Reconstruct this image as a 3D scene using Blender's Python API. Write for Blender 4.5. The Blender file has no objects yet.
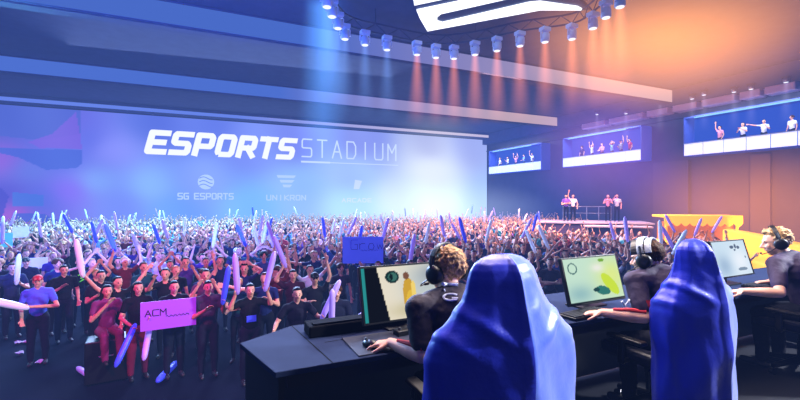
import bpy, math, random
import numpy as np
from mathutils import Vector, Matrix

random.seed(7)
RNG = np.random.default_rng(11)
SC = bpy.context.scene
COL = SC.collection
F = 413.0
YAW = math.radians(24.7)
SY, CY = math.sin(YAW), math.cos(YAW)
EYE = 1.6

def at(px, d, z=None, py=None):
    """world point seen at column px at depth d; height either z or from row py"""
    t = (px - 400) / F * d
    X = SY * d + CY * t
    Y = CY * d - SY * t
    if z is None:
        z = EYE - d * (py - 200) / F
    return Vector((X, Y, z))

def at_z(px, py, z):
    d = (EYE - z) * F / (py - 200)
    return at(px, d, z)

def at_Y(px, py, Y):
    t = (px - 400) / F
    d = Y / (CY - SY * t)
    return at(px, d, None, py)

def at_X(px, py, X):
    t = (px - 400) / F
    d = X / (SY + CY * t)
    return at(px, d, None, py)

def to_px(p):
    d = SY * p[0] + CY * p[1]
    l = CY * p[0] - SY * p[1]
    return 400 + F * l / d, 200 + F * (EYE - p[2]) / d, d

def lin(c):
    r = []
    for v in c[:3]:
        v = v / 255.0
        r.append(v / 12.92 if v <= 0.04045 else ((v + 0.055) / 1.055) ** 2.4)
    return (r[0], r[1], r[2], 1.0)

# ------------------------------------------------------------------ materials
def mat(name, rgb, rough=0.7, metal=0.0, emit=None, es=0.0, noise=0.0, nscale=20.0, bump=0.0, bscale=40.0, spec=None, objcol=False, coat=0.0):
    m = bpy.data.materials.new(name)
    m.use_nodes = True
    nt = m.node_tree
    b = nt.nodes['Principled BSDF']
    c = lin(rgb)
    b.inputs['Base Color'].default_value = c
    b.inputs['Roughness'].default_value = rough
    b.inputs['Metallic'].default_value = metal
    if spec is not None:
        b.inputs['Specular IOR Level'].default_value = spec
    if coat:
        b.inputs['Coat Weight'].default_value = coat
    if emit is not None:
        b.inputs['Emission Color'].default_value = lin(emit)
        b.inputs['Emission Strength'].default_value = es
    if objcol:
        oi = nt.nodes.new('ShaderNodeObjectInfo')
        nt.links.new(oi.outputs['Color'], b.inputs['Base Color'])
    if noise > 0:
        tc = nt.nodes.new('ShaderNodeTexCoord')
        n = nt.nodes.new('ShaderNodeTexNoise')
        n.inputs['Scale'].default_value = nscale
        n.inputs['Detail'].default_value = 4
        nt.links.new(tc.outputs['Object'], n.inputs['Vector'])
        r = nt.nodes.new('ShaderNodeValToRGB')
        r.color_ramp.elements[0].position = 0.3
        r.color_ramp.elements[1].position = 0.7
        r.color_ramp.elements[0].color = (c[0] * (1 - noise), c[1] * (1 - noise), c[2] * (1 - noise), 1)
        r.color_ramp.elements[1].color = (min(1, c[0] * (1 + noise)), min(1, c[1] * (1 + noise)), min(1, c[2] * (1 + noise)), 1)
        nt.links.new(n.outputs['Fac'], r.inputs['Fac'])
        nt.links.new(r.outputs['Color'], b.inputs['Base Color'])
    if bump > 0:
        tc = nt.nodes.new('ShaderNodeTexCoord')
        n = nt.nodes.new('ShaderNodeTexNoise')
        n.inputs['Scale'].default_value = bscale
        n.inputs['Detail'].default_value = 5
        nt.links.new(tc.outputs['Object'], n.inputs['Vector'])
        bp = nt.nodes.new('ShaderNodeBump')
        bp.inputs['Strength'].default_value = bump
        bp.inputs['Distance'].default_value = 0.02
        nt.links.new(n.outputs['Fac'], bp.inputs['Height'])
        nt.links.new(bp.outputs['Normal'], b.inputs['Normal'])
    return m

def emat(name, rgb, s=1.0):
    m = bpy.data.materials.new(name)
    m.use_nodes = True
    nt = m.node_tree
    nt.nodes.clear()
    e = nt.nodes.new('ShaderNodeEmission')
    e.inputs['Color'].default_value = lin(rgb)
    e.inputs['Strength'].default_value = s
    o = nt.nodes.new('ShaderNodeOutputMaterial')
    nt.links.new(e.outputs[0], o.inputs['Surface'])
    return m

def vcol_mat(name, s=1.0):
    """a lit display whose picture is the mesh's own colour attribute"""
    m = bpy.data.materials.new(name)
    m.use_nodes = True
    nt = m.node_tree
    nt.nodes.clear()
    a = nt.nodes.new('ShaderNodeAttribute')
    a.attribute_name = 'picture'
    e = nt.nodes.new('ShaderNodeEmission')
    e.inputs['Strength'].default_value = s
    o = nt.nodes.new('ShaderNodeOutputMaterial')
    nt.links.new(a.outputs['Color'], e.inputs['Color'])
    nt.links.new(e.outputs[0], o.inputs['Surface'])
    return m

def cone_volume_mat(name, rgb, strength, length, r0, r1, tail=1.0):
    """glowing haze inside a spotlight's cone; brightest at the lens, fading down and outward"""
    m = bpy.data.materials.new(name)
    m.use_nodes = True
    nt = m.node_tree
    nt.nodes.clear()
    N = nt.nodes.new
    L = nt.links.new
    tc = N('ShaderNodeTexCoord')
    sp = N('ShaderNodeSeparateXYZ')
    L(tc.outputs['Object'], sp.inputs[0])
    def mth(op, a, b=None, clamp=False):
        n = N('ShaderNodeMath'); n.operation = op; n.use_clamp = clamp
        for i, v in enumerate((a, b)):
            if v is None: continue
            if isinstance(v, (int, float)): n.inputs[i].default_value = v
            else: L(v, n.inputs[i])
        return n.outputs[0]
    h = mth('DIVIDE', mth('MULTIPLY', sp.outputs['Z'], -1.0), length, True)
    rr = mth('SQRT', mth('ADD', mth('MULTIPLY', sp.outputs['X'], sp.outputs['X']), mth('MULTIPLY', sp.outputs['Y'], sp.outputs['Y'])))
    rad = mth('ADD', mth('MULTIPLY', h, r1 - r0), r0)
    q = mth('SUBTRACT', 1.0, mth('DIVIDE', rr, rad), True)
    fall = mth('POWER', mth('SUBTRACT', 1.0, h, True), tail)
    narrow = mth('DIVIDE', r0, rad)
    k = mth('MULTIPLY', mth('MULTIPLY', mth('POWER', q, 1.3), fall), mth('ADD', narrow, 0.25))
    v = N('ShaderNodeVolumePrincipled')
    v.inputs['Density'].default_value = 0.0
    v.inputs['Emission Color'].default_value = lin(rgb)
    L(mth('MULTIPLY', k, strength), v.inputs['Emission Strength'])
    o = N('ShaderNodeOutputMaterial')
    L(v.outputs[0], o.inputs['Volume'])
    return m

def blob_volume_mat(name, rgb, strength, power=1.6, nscale=0.0):
    """a soft cloud of lit haze filling a unit-sphere sized object"""
    m = bpy.data.materials.new(name)
    m.use_nodes = True
    nt = m.node_tree
    nt.nodes.clear()
    N = nt.nodes.new
    L = nt.links.new
    tc = N('ShaderNodeTexCoord')
    ln = N('ShaderNodeVectorMath'); ln.operation = 'LENGTH'
    L(tc.outputs['Object'], ln.inputs[0])
    s = N('ShaderNodeMath'); s.operation = 'SUBTRACT'; s.use_clamp = True
    s.inputs[0].default_value = 1.0
    L(ln.outputs['Value'], s.inputs[1])
    p = N('ShaderNodeMath'); p.operation = 'POWER'; p.inputs[1].default_value = power
    L(s.outputs[0], p.inputs[0])
    k = N('ShaderNodeMath'); k.operation = 'MULTIPLY'; k.inputs[1].default_value = strength
    L(p.outputs[0], k.inputs[0])
    v = N('ShaderNodeVolumePrincipled')
    v.inputs['Density'].default_value = 0.0
    v.inputs['Emission Color'].default_value = lin(rgb)
    L(k.outputs[0], v.inputs['Emission Strength'])
    o = N('ShaderNodeOutputMaterial')
    L(v.outputs[0], o.inputs['Volume'])
    return m

# ------------------------------------------------------------------ mesh builder
class MB:
    def __init__(s):
        s.v = []; s.f = []
    def add(s, vs, fs):
        n = len(s.v)
        s.v += [tuple(p) for p in vs]
        s.f += [tuple(i + n for i in f) for f in fs]
        return s
    def box(s, c, size, rot=None):
        x, y, z = (q / 2 for q in size)
        vs = [Vector(p) for p in ((-x, -y, -z), (x, -y, -z), (x, y, -z), (-x, y, -z), (-x, -y, z), (x, -y, z), (x, y, z), (-x, y, z))]
        if rot is not None:
            vs = [rot @ p for p in vs]
        vs = [p + Vector(c) for p in vs]
        return s.add(vs, [(3, 2, 1, 0), (4, 5, 6, 7), (0, 1, 5, 4), (1, 2, 6, 5), (2, 3, 7, 6), (3, 0, 4, 7)])
    def cap(s, p0, p1, r0, r1, n=10, k=3):
        """closed tapered capsule"""
        p0 = Vector(p0); p1 = Vector(p1)
        a = p1 - p0
        L = a.length
        a = a / L if L > 1e-6 else Vector((0, 0, 1))
        u = a.orthogonal().normalized(); w = a.cross(u)
        st = []
        for i in range(k + 1):
            t = -math.pi / 2 + i * (math.pi / 2) / k
            st.append((p0 + a * (r0 * math.sin(t)), r0 * math.cos(t)))
        for i in range(k + 1):
            t = i * (math.pi / 2) / k
            st.append((p1 + a * (r1 * math.sin(t)), r1 * math.cos(t)))
        st = st[1:-1]
        vs = [p0 - a * r0]
        for c, r in st:
            for j in range(n):
                an = 2 * math.pi * j / n
                vs.append(c + u * (r * math.cos(an)) + w * (r * math.sin(an)))
        vs.append(p1 + a * r1)
        fs = []
        m = len(st)
        for j in range(n):
            fs.append((0, 1 + (j + 1) % n, 1 + j))
        for i in range(m - 1):
            for j in range(n):
                a0 = 1 + i * n + j; a1 = 1 + i * n + (j + 1) % n
                fs.append((a0, a1, a1 + n, a0 + n))
        e = len(vs) - 1
        for j in range(n):
            fs.append((e, 1 + (m - 1) * n + j, 1 + (m - 1) * n + (j + 1) % n))
        return s.add(vs, fs)
    def ell(s, c, r, M=None, n=14, k=8):
        vs = []; fs = []
        M = M or Matrix.Identity(3)
        vs.append(Vector(c) + M @ Vector((0, 0, -r[2])))
        for i in range(1, k):
            t = -math.pi / 2 + math.pi * i / k
            for j in range(n):
                a = 2 * math.pi * j / n
                vs.append(Vector(c) + M @ Vector((r[0] * math.cos(t) * math.cos(a), r[1] * math.cos(t) * math.sin(a), r[2] * math.sin(t))))
        vs.append(Vector(c) + M @ Vector((0, 0, r[2])))
        for j in range(n):
            fs.append((0, 1 + (j + 1) % n, 1 + j))
        for i in range(k - 2):
            for j in range(n):
                a0 = 1 + i * n + j; a1 = 1 + i * n + (j + 1) % n
                fs.append((a0, a1, a1 + n, a0 + n))
        e = len(vs) - 1
        for j in range(n):
            fs.append((e, 1 + (k - 2) * n + j, 1 + (k - 2) * n + (j + 1) % n))
        return s.add(vs, fs)
    def tube(s, pts, r, n=8, closed=False):
        pts = [Vector(p) for p in pts]
        m = len(pts)
        vs = []
        prev = None
        for i, p in enumerate(pts):
            if closed:
                t = pts[(i + 1) % m] - pts[i - 1]
            else:
                t = pts[min(i + 1, m - 1)] - pts[max(i - 1, 0)]
            t.normalize()
            if prev is None:
                u = t.orthogonal().normalized()
            else:
                u = (prev - t * prev.dot(t)).normalized()
            prev = u
            w = t.cross(u)
            rr = r[i] if isinstance(r, (list, tuple)) else r
            for j in range(n):
                a = 2 * math.pi * j / n
                vs.append(p + u * (rr * math.cos(a)) + w * (rr * math.sin(a)))
        fs = []
        for i in range(m if closed else m - 1):
            for j in range(n):
                a0 = i * n + j; a1 = i * n + (j + 1) % n
                b0 = ((i + 1) % m) * n + j; b1 = ((i + 1) % m) * n + (j + 1) % n
                fs.append((a0, a1, b1, b0))
        if not closed:
            fs.append(tuple(range(n - 1, -1, -1)))
            fs.append(tuple((m - 1) * n + j for j in range(n)))
        return s.add(vs, fs)
    def lathe(s, prof, c=(0, 0, 0), n=20, M=None):
        if prof[0][1] > prof[-1][1]: prof = prof[::-1]
        vs = []; M = M or Matrix.Identity(3)
        for r, z in prof:
            for j in range(n):
                a = 2 * math.pi * j / n
                vs.append(Vector(c) + M @ Vector((r * math.cos(a), r * math.sin(a), z)))
        fs = []
        for i in range(len(prof) - 1):
            for j in range(n):
                a0 = i * n + j; a1 = i * n + (j + 1) % n
                fs.append((a0, a1, a1 + n, a0 + n))
        fs.append(tuple(range(n - 1, -1, -1)))
        e = (len(prof) - 1) * n
        fs.append(tuple(e + j for j in range(n)))
        return s.add(vs, fs)
    def prism(s, poly, off):
        """3-D polygon extruded by the vector off"""
        n = len(poly); off = Vector(off)
        vs = [Vector(p) for p in poly] + [Vector(p) + off for p in poly]
        fs = [tuple(range(n)), tuple(range(2 * n - 1, n - 1, -1))]
        for i in range(n):
            j = (i + 1) % n
            fs.append((i, i + n, j + n, j))
        return s.add(vs, fs)
    def mesh(s, name, smooth=False):
        me = bpy.data.meshes.new(name)
        me.from_pydata(s.v, [], s.f)
        me.update()
        if smooth:
            me.polygons.foreach_set('use_smooth', [True] * len(me.polygons))
        return me
    def build(s, name, m, parent=None, smooth=False, bevel=0.0, loc=None):
        me = s.mesh(name, smooth)
        for q in (m if isinstance(m, (list, tuple)) else [m]):
            me.materials.append(q)
        o = bpy.data.objects.new(name, me)
        COL.objects.link(o)
        if parent is not None:
            o.parent = parent
        if loc is not None:
            o.location = loc
        if bevel > 0:
            bv = o.modifiers.new('bevel', 'BEVEL')
            bv.width = bevel; bv.segments = 2; bv.limit_method = 'ANGLE'
        return o

def tag(o, label=None, cat=None, group=None, kind=None):
    if label: o['label'] = label
    if cat: o['category'] = cat
    if group: o['group'] = group
    if kind: o['kind'] = kind
    return o

def empty(name, loc=(0, 0, 0), rz=0.0):
    o = bpy.data.objects.new(name, None)
    o.empty_display_size = 0.1
    o.location = loc
    o.rotation_euler = (0, 0, rz)
    COL.objects.link(o)
    return o

KIDS = {}
def children(o):
    return [c for c in bpy.data.objects if c.parent == o]

def copy_tree(o, parent=None):
    c = o.copy()
    COL.objects.link(c)
    if parent is not None:
        c.parent = parent
    if o.name not in KIDS:
        KIDS[o.name] = [k.name for k in children(o)]
    for n in KIDS[o.name]:
        copy_tree(bpy.data.objects[n], c)
    return c

# ------------------------------------------------------------------ palette
M_skin = mat('skin', (226, 168, 140), 0.55, noise=0.08, nscale=12)
M_skin_b = mat('skin_brown', (150, 98, 72), 0.55, noise=0.08, nscale=12)
M_dark = mat('dark_feature', (30, 18, 18), 0.4)
M_lip = mat('lips', (165, 70, 70), 0.5)
M_hair_black = mat('hair_black', (18, 14, 16), 0.5, noise=0.4, nscale=60, bump=0.4, bscale=80, spec=.15)
M_hair_brown = mat('hair_brown', (70, 42, 24), 0.55, noise=0.4, nscale=60, bump=0.4, bscale=80, spec=.15)
M_hair_fair = mat('hair_fair', (190, 140, 90), 0.55, noise=0.4, nscale=60, bump=0.4, bscale=80, spec=.15)
M_hair_white = mat('cap_white', (215, 215, 225), 0.6)
M_shirt_obj = mat('shirt_cloth', (128, 128, 128), 0.85, spec=.15, objcol=True, bump=0.2, bscale=14)
M_trouser = mat('trouser_cloth', (14, 17, 30), 0.85, spec=.15)
M_shoe = mat('shoe', (30, 30, 34), 0.6)
M_black_plastic = mat('black_plastic', (16, 17, 20), 0.38)
M_grey_plastic = mat('grey_plastic', (60, 64, 72), 0.4)
M_black_metal = mat('black_metal', (24, 25, 30), 0.4, metal=0.6)
M_steel = mat('light_steel', (150, 160, 180), 0.35, metal=0.7)
M_white = mat('white_gloss', (230, 232, 240), 0.4)

# ------------------------------------------------------------------ figures: capsules grown into one skin
class Fig:
    """list of primitives: ('c', p0, p1, r0, r1, region) or ('e', centre, radii, M, region)"""
    def __init__(s):
        s.p = []
    def c(s, p0, p1, r0, r1, reg):
        s.p.append(('c', Vector(p0), Vector(p1), r0, r1, reg)); return s
    def e(s, c, r, M, reg):
        s.p.append(('e', Vector(c), tuple(r), (M or Matrix.Identity(3)), reg)); return s

def grow(name, prims, voxel, smooth=3, ratio=None, noise=0.0, nsize=0.03, inflate=0.0):
    mb = MB()
    for p in prims:
        if p[0] == 'c':
            mb.cap(p[1], p[2], p[3] + inflate, p[4] + inflate, n=10 if voxel > .015 else 14, k=3 if voxel > .015 else 4)
        else:
            mb.ell(p[1], tuple(q + inflate for q in p[2]), p[3])
    me = mb.mesh('tmp')
    o = bpy.data.objects.new('tmp', me)
    COL.objects.link(o)
    r = o.modifiers.new('r', 'REMESH'); r.mode = 'VOXEL'; r.voxel_size = voxel
    if smooth:
        sm = o.modifiers.new('s', 'SMOOTH'); sm.factor = 0.5; sm.iterations = smooth
    if noise > 0:
        tx = bpy.data.textures.new(name + '_lumps', 'CLOUDS'); tx.noise_scale = nsize; tx.noise_depth = 2
        dp = o.modifiers.new('d', 'DISPLACE'); dp.texture = tx; dp.strength = noise; dp.mid_level = 0.5
    if ratio:
        dc = o.modifiers.new('dec', 'DECIMATE'); dc.ratio = ratio
    dg = bpy.context.evaluated_depsgraph_get()
    out = bpy.data.meshes.new_from_object(o.evaluated_get(dg))
    out.name = name
    bpy.data.objects.remove(o)
    out.polygons.foreach_set('use_smooth', [True] * len(out.polygons))
    out.materials.clear()
    return out

def region_of(me, prims):
    """index of the nearest primitive for each polygon"""
    n = len(me.polygons)
    C = np.empty(n * 3); me.polygons.foreach_get('center', C); C = C.reshape(-1, 3)
    best = np.full(n, 1e9); idx = np.zeros(n, int)
    for i, p in enumerate(prims):
        if p[0] == 'c':
            a = np.array(p[1]); b = np.array(p[2]); ab = b - a
            L2 = max(1e-9, ab @ ab)
            t = np.clip(((C - a) @ ab) / L2, 0, 1)
            q = np.linalg.norm(C - (a + t[:, None] * ab), axis=1) - (p[3] + t * (p[4] - p[3]))
        else:
            Mi = np.array(p[3]).T
            L = (C - np.array(p[1])) @ Mi.T
            rr = np.array(p[2])
            q = (np.linalg.norm(L / rr, axis=1) - 1) * rr.min()
        m = q < best
        best[m] = q[m]; idx[m] = i
    return idx, C

def hand_prims(fig, wrist, d, pn, side, curl=0.35, s=1.0, reg='skin', spread=0.12, curls=None):
    """wrist point, d = direction of the fingers, pn = direction the palm faces, side = +1/-1 puts the thumb on that side"""
    wrist = Vector(wrist); d = Vector(d).normalized(); pn = Vector(pn)
    pn = (pn - d * pn.dot(d)).normalized()
    sx = d.cross(pn) * side      # towards the thumb
    lens = [0.072, 0.080, 0.075, 0.058]
    for k in range(4):
        o = (1.5 - k) * 0.0205 * s
        kn = wrist + d * ((0.088 - abs(k - 1.2) * 0.004) * s) + sx * o
        fig.c(wrist + d * .012 * s + sx * o * 0.6, kn, 0.0145 * s, 0.0115 * s, reg)
        dd = (d + sx * (1.5 - k) * spread).normalized()
        cu = curls[k] if curls else curl * (0.85 + 0.12 * k)
        p = kn
        for j, fr in enumerate((0.44, 0.31, 0.25)):
            ang = cu * (j + 0.6)
            q = (dd * math.cos(ang) + pn * math.sin(ang))
            e = p + q * (lens[k] * fr * s)
            fig.c(p, e, (0.0098 - j * 0.0008) * s, (0.0092 - j * 0.001) * s, reg)
            p = e
    fig.c(wrist + sx * .012 * s, wrist + d * .075 * s, .019 * s, .014 * s, reg)
    t0 = wrist + d * 0.018 * s + sx * 0.022 * s
    td = (d * 0.62 + sx * 0.72 + pn * 0.25).normalized()
    t1 = t0 + td * 0.045 * s
    t2 = t1 + (d * 0.85 + sx * 0.35 + pn * 0.3).normalized() * 0.03 * s
    t3 = t2 + (d * 0.9 + sx * 0.1 + pn * 0.35).normalized() * 0.024 * s
    fig.c(t0, t1, 0.0155 * s, 0.012 * s, reg)
    fig.c(t1, t2, 0.0115 * s, 0.0105 * s, reg)
    fig.c(t2, t3, 0.0105 * s, 0.0085 * s, reg)

def head_prims(fig, c, f, up=(0, 0, 1), s=1.0):
    """c centre of the head, f the way the face looks"""
    f = Vector(f).normalized(); up = Vector(up); up = (up - f * up.dot(f)).normalized()
    r = f.cross(up)
    M = Matrix((r, f, up)).transposed()
    c = Vector(c)
    P = lambda x, y, z: c + M @ Vector((x * s, y * s, z * s))
    fig.e(P(0, -.012, .022), (.074 * s, .092 * s, .088 * s), M, 'skin')
    fig.e(P(0, .022, -.035), (.058 * s, .066 * s, .075 * s), M, 'skin')
    fig.e(P(0, .050, -.083), (.027 * s, .028 * s, .025 * s), M, 'skin')
    fig.c(P(-.030, .074, .022), P(.030, .074, .022), .013 * s, .013 * s, 'skin')
    fig.c(P(0, .082, .012), P(0, .104, -.022), .0085 * s, .0135 * s, 'skin')
    fig.c(P(-.013, .090, -.028), P(.013, .090, -.028), .009 * s, .009 * s, 'skin')
    for q in (-1, 1):
        fig.e(P(q * .034, .062, -.022), (.020 * s, .020 * s, .024 * s), M, 'skin')
        fig.e(P(q * .077, -.008, -.008), (.010 * s, .020 * s, .032 * s), M, 'skin')
    fig.c(P(-.018, .082, -.054), P(.018, .082, -.054), .0085 * s, .0085 * s, 'skin')
    return M, P

def paint_face(me, C, idx_mat, P, s, slots):
    """darker eyes, brows and lips on the skin's polygons"""
    def near(pt, rad, slot, sx=1.0):
        q = np.linalg.norm(C - np.array(pt), axis=1)
        idx_mat[q < rad * s] = slot
    for q in (-1, 1):
        near(P(q * .031, .083, .002), .011, slots['dark'])
        near(P(q * .037, .083, .024), .0075, slots['hair'])
        near(P(q * .025, .086, .024), .0075, slots['hair'])
    for x in (-.016, -.006, .006, .016):
        near(P(x, .092, -.054), .0105, slots['lip'])

def hair_prims(style, c, M, s=1.0, shoulder_z=None):
    P = lambda x, y, z: Vector(c) + M @ Vector((x * s, y * s, z * s))
    h = Fig()
    h.e(P(0, -.034, .036), (.083 * s, .088 * s, .088 * s), M, 'hair')
    h.e(P(0, .004, .092), (.060 * s, .062 * s, .030 * s), M, 'hair')
    for q in (-1, 1):
        h.c(P(q * .072, -.010, .04), P(q * .072, -.022, -.01), .016 * s, .012 * s, 'hair')
    if style == 'long':
        for q in (-1, 1):
            h.c(P(q * .070, -.02, .03), P(q * .088, -.02, -.14), .028 * s, .03 * s, 'hair')
            h.c(P(q * .088, -.02, -.14), P(q * .085, .0, -.26), .03 * s, .016 * s, 'hair')
        h.c(P(0, -.07, 0), P(0, -.09, -.2), .07 * s, .05 * s, 'hair')
    elif style == 'curly':
        for i in range(26):
            a = i * 2.399; t = math.acos(1 - (i + .5) / 20.0) if i < 20 else 1.5
            x, y, z = math.sin(t) * math.cos(a) * .09, math.sin(t) * math.sin(a) * .095 - .028, math.cos(t) * .095 + .03
            if y > .062 and z < .07: continue
            h.c(P(x, y, z), P(x * 1.08, y * 1.08, z * 1.08), .028 * s, .026 * s, 'hair')
    elif style == 'cap':
        h = Fig()
        h.e(P(0, -.012, .052), (.085 * s, .102 * s, .075 * s), M, 'hair')
        h.c(P(-.03, .09, .05), P(-.03, .14, .036), .028 * s, .02 * s, 'hair')
        h.c(P(.03, .09, .05), P(.03, .14, .036), .028 * s, .02 * s, 'hair')
    elif style == 'bald':
        h = Fig()
    return h

POSES = {
    # elbow L, hand L, elbow R, hand R (x mirrored for left = -x) relative to a standing figure facing -Y
    'both arms raised': ((.33, -.06, 1.60), (.27, -.10, 1.88), (.33, -.06, 1.60), (.27, -.10, 1.88)),
    'arms in a V': ((.38, -.02, 1.58), (.56, -.05, 1.82), (.38, -.02, 1.58), (.56, -.05, 1.82)),
    'one arm raised': ((.30, -.04, 1.64), (.24, -.08, 1.92), (.27, .02, 1.14), (.26, -.12, .90)),
    'clapping before the chest': ((.27, -.12, 1.16), (.05, -.32, 1.34), (.27, -.12, 1.16), (.05, -.32, 1.34)),
    'clapping overhead': ((.27, -.12, 1.62), (.05, -.16, 1.88), (.27, -.12, 1.62), (.05, -.16, 1.88)),
    'arms held down': ((.25, .03, 1.14), (.26, -.06, .88), (.25, .03, 1.14), (.26, -.06, .88)),
    'phone arm up': ((.26, -.18, 1.36), (.12, -.36, 1.60), (.25, .03, 1.14), (.22, -.12, .90)),
    'hands on head': ((.36, .0, 1.58), (.13, -.02, 1.72), (.36, .0, 1.58), (.13, -.02, 1.72)),
    'fist pumped high': ((.26, .03, 1.15), (.10, -.24, 1.25), (.28, -.06, 1.66), (.22, -.05, 1.96)),
    'arm stretched sideways': ((.44, -.05, 1.44), (.68, -.12, 1.52), (.26, -.1, 1.15), (.12, -.28, 1.30)),
    'leaning with fists up': ((.28, -.2, 1.22), (.14, -.28, 1.48), (.28, -.2, 1.22), (.14, -.28, 1.48)),
    'arms crossed': ((.25, -.08, 1.15), (-.10, -.22, 1.18), (.25, -.08, 1.15), (-.12, -.20, 1.12)),
}

def person_prims(pose, female=False, face=(0, -1, 0), seed=0, arms=None, sleeves='short', sit=False, fingers=True, head_off=(0, 0, 0)):
    """every limb of a standing figure facing -Y, feet at z=0.  Returns (Fig, head centre, M, P, hand info)"""
    f = Fig()
    w = .92 if female else 1.0
    sh = .185 * w
    A = arms or POSES[pose]
    def sgn(p, s): return Vector((p[0] * s, p[1], p[2]))
    f.e((0, 0, .94), (.155, .105, .12), None, 'trouser')
    f.c((0, .0, 1.02), (0, .0, 1.14), .118 * w, .128 * w, 'shirt')
    f.e((0, -.005, 1.25), (.158 * w, .112, .17), None, 'shirt')
    f.c((-sh + .02, 0, 1.40), (sh - .02, 0, 1.40), .062, .062, 'shirt')
    f.c((0, .01, 1.38), (0, 0, 1.52), .06 * w, .052 * w, 'skin')
    f.c((-.11, .01, 1.42), (0, .01, 1.47), .045, .045, 'shirt')
    f.c((.11, .01, 1.42), (0, .01, 1.47), .045, .045, 'shirt')
    info = []
    for s, e, h in ((-1, A[0], A[1]), (1, A[2], A[3])):
        E = sgn(e, s); H = sgn(h, s); S = Vector((s * sh, 0, 1.40))
        mid = S.lerp(E, .55)
        f.c(S, mid, .052 * w, .045 * w, 'shirt')
        reg = 'shirt' if sleeves == 'long' else 'skin'
        f.c(mid, E, .043 * w, .037 * w, reg)
        f.c(E, E.lerp(H, .35), .037 * w, .038 * w, reg)
        f.c(E.lerp(H, .35), H, .037 * w, .025 * w, reg)
        d = (H - E).normalized()
        pn = Vector((-s * .5, -.9, 0))
        if fingers:
            hand_prims(f, H, d, pn, s if d.z > 0 else -s, curl=.3)
        else:
            f.e(H + d * .08, (.035, .035, .08), Matrix((d.orthogonal().normalized(), d.cross(d.orthogonal()).normalized(), d)).transposed(), 'skin')
        info.append((H, d))
    for s in (-1, 1):
        if sit:
            f.c((s * .09, 0, .92), (s * .11, -.40, .92), .085, .062, 'trouser')
            f.c((s * .11, -.40, .92), (s * .11, -.44, .52), .058, .040, 'trouser')
            f.c((s * .11, -.42, .50), (s * .11, -.54, .48), .04, .032, 'shoe')
        else:
            f.c((s * .085, 0, .90), (s * .10, -.02, .50), .088, .058, 'trouser')
            f.c((s * .10, -.02, .50), (s * .11, .01, .30), .057, .054, 'trouser')
            f.c((s * .11, .01, .30), (s * .11, .02, .10), .052, .038, 'trouser')
            f.c((s * .11, .03, .045), (s * .12, -.14, .035), .042, .034, 'shoe')
    hc = Vector((0, -.025, 1.62)) + Vector(head_off)
    f.c((0, 0, 1.50), hc + Vector((0, .01, -.04)), .052 * w, .052 * w, 'skin')
    M, P = head_prims(f, hc, face)
    return f, hc, M, P, info

def single_person_mesh(name, pose, hair='short', voxel=.02, ratio=None, female=False, seed=0, skin=None, hairmat=None, face=(0, -1, 0), smooth=2, shirtmat=None, sleeves='short', fingers=True):
    f, hc, M, P, info = person_prims(pose, female, face, seed, sleeves=sleeves, fingers=fingers)
    hp = hair_prims(hair, hc, M)
    prims = f.p + hp.p
    me = grow(name, prims, voxel, smooth, ratio)
    idx, C = region_of(me, prims)
    slots = {'skin': 0, 'shirt': 1, 'trouser': 2, 'hair': 3, 'shoe': 4}
    reg = np.array([slots[p[-1]] for p in prims])[idx]
    reg = reg.astype(int)
    for m in (skin or M_skin, shirtmat or M_shirt_obj, M_trouser, hairmat or M_hair_black, M_shoe, M_dark, M_lip):
        me.materials.append(m)
    paint_face(me, C, reg, P, 1.25, {'dark': 5, 'lip': 6, 'hair': 3})
    me.polygons.foreach_set('material_index', reg.tolist())
    me.update()
    return me, info

# ================================================================== THE HALL
FLOOR = -1.6
CEIL = 8.9
YW = 38.0
XW = 28.4
M_floor = mat('dark_hall_floor', (12, 16, 34), 0.9, noise=0.25, nscale=1.5, spec=.03)
M_ceil = mat('ceiling_slate', (70, 84, 116), 0.9, noise=0.08, nscale=2)
M_wallR = mat('wall_navy', (66, 66, 88), 0.85, noise=0.1, nscale=1)
M_wallB = mat('wall_back_blue', (60, 70, 140), 0.85)
M_stage = mat('stage_black', (20, 22, 30), 0.5, noise=0.2, nscale=4)

def structure(name, mb, m, **k):
    return tag(mb.build(name, m, **k), kind='structure')

structure('floor', MB().box((3, 17, FLOOR - .1), (52, 46, .2)), M_floor)
structure('ceiling', MB().box((3, 17, CEIL + .1), (52, 46, .2)), M_ceil)
structure('wall_back', MB().box((3, YW + .6, 3.6), (52, .3, 11)), M_wallB)
structure('wall_right', MB().box((XW + .15, 17, 3.6), (.3, 46, 11)), M_wallR)
structure('wall_left', MB().box((-22.8, 17, 3.6), (.3, 46, 11)), M_wallB)
structure('wall_front', MB().box((3, -5.8, 3.6), (52, .3, 11)), M_wallR)
st = MB().box((2.0, -1.45, (FLOOR) / 2), (20, 6.9, -FLOOR)).box((6.06, 2.65, FLOOR / 2), (11.88, 1.3, -FLOOR))
structure('floor_stage', st, M_stage)

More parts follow.
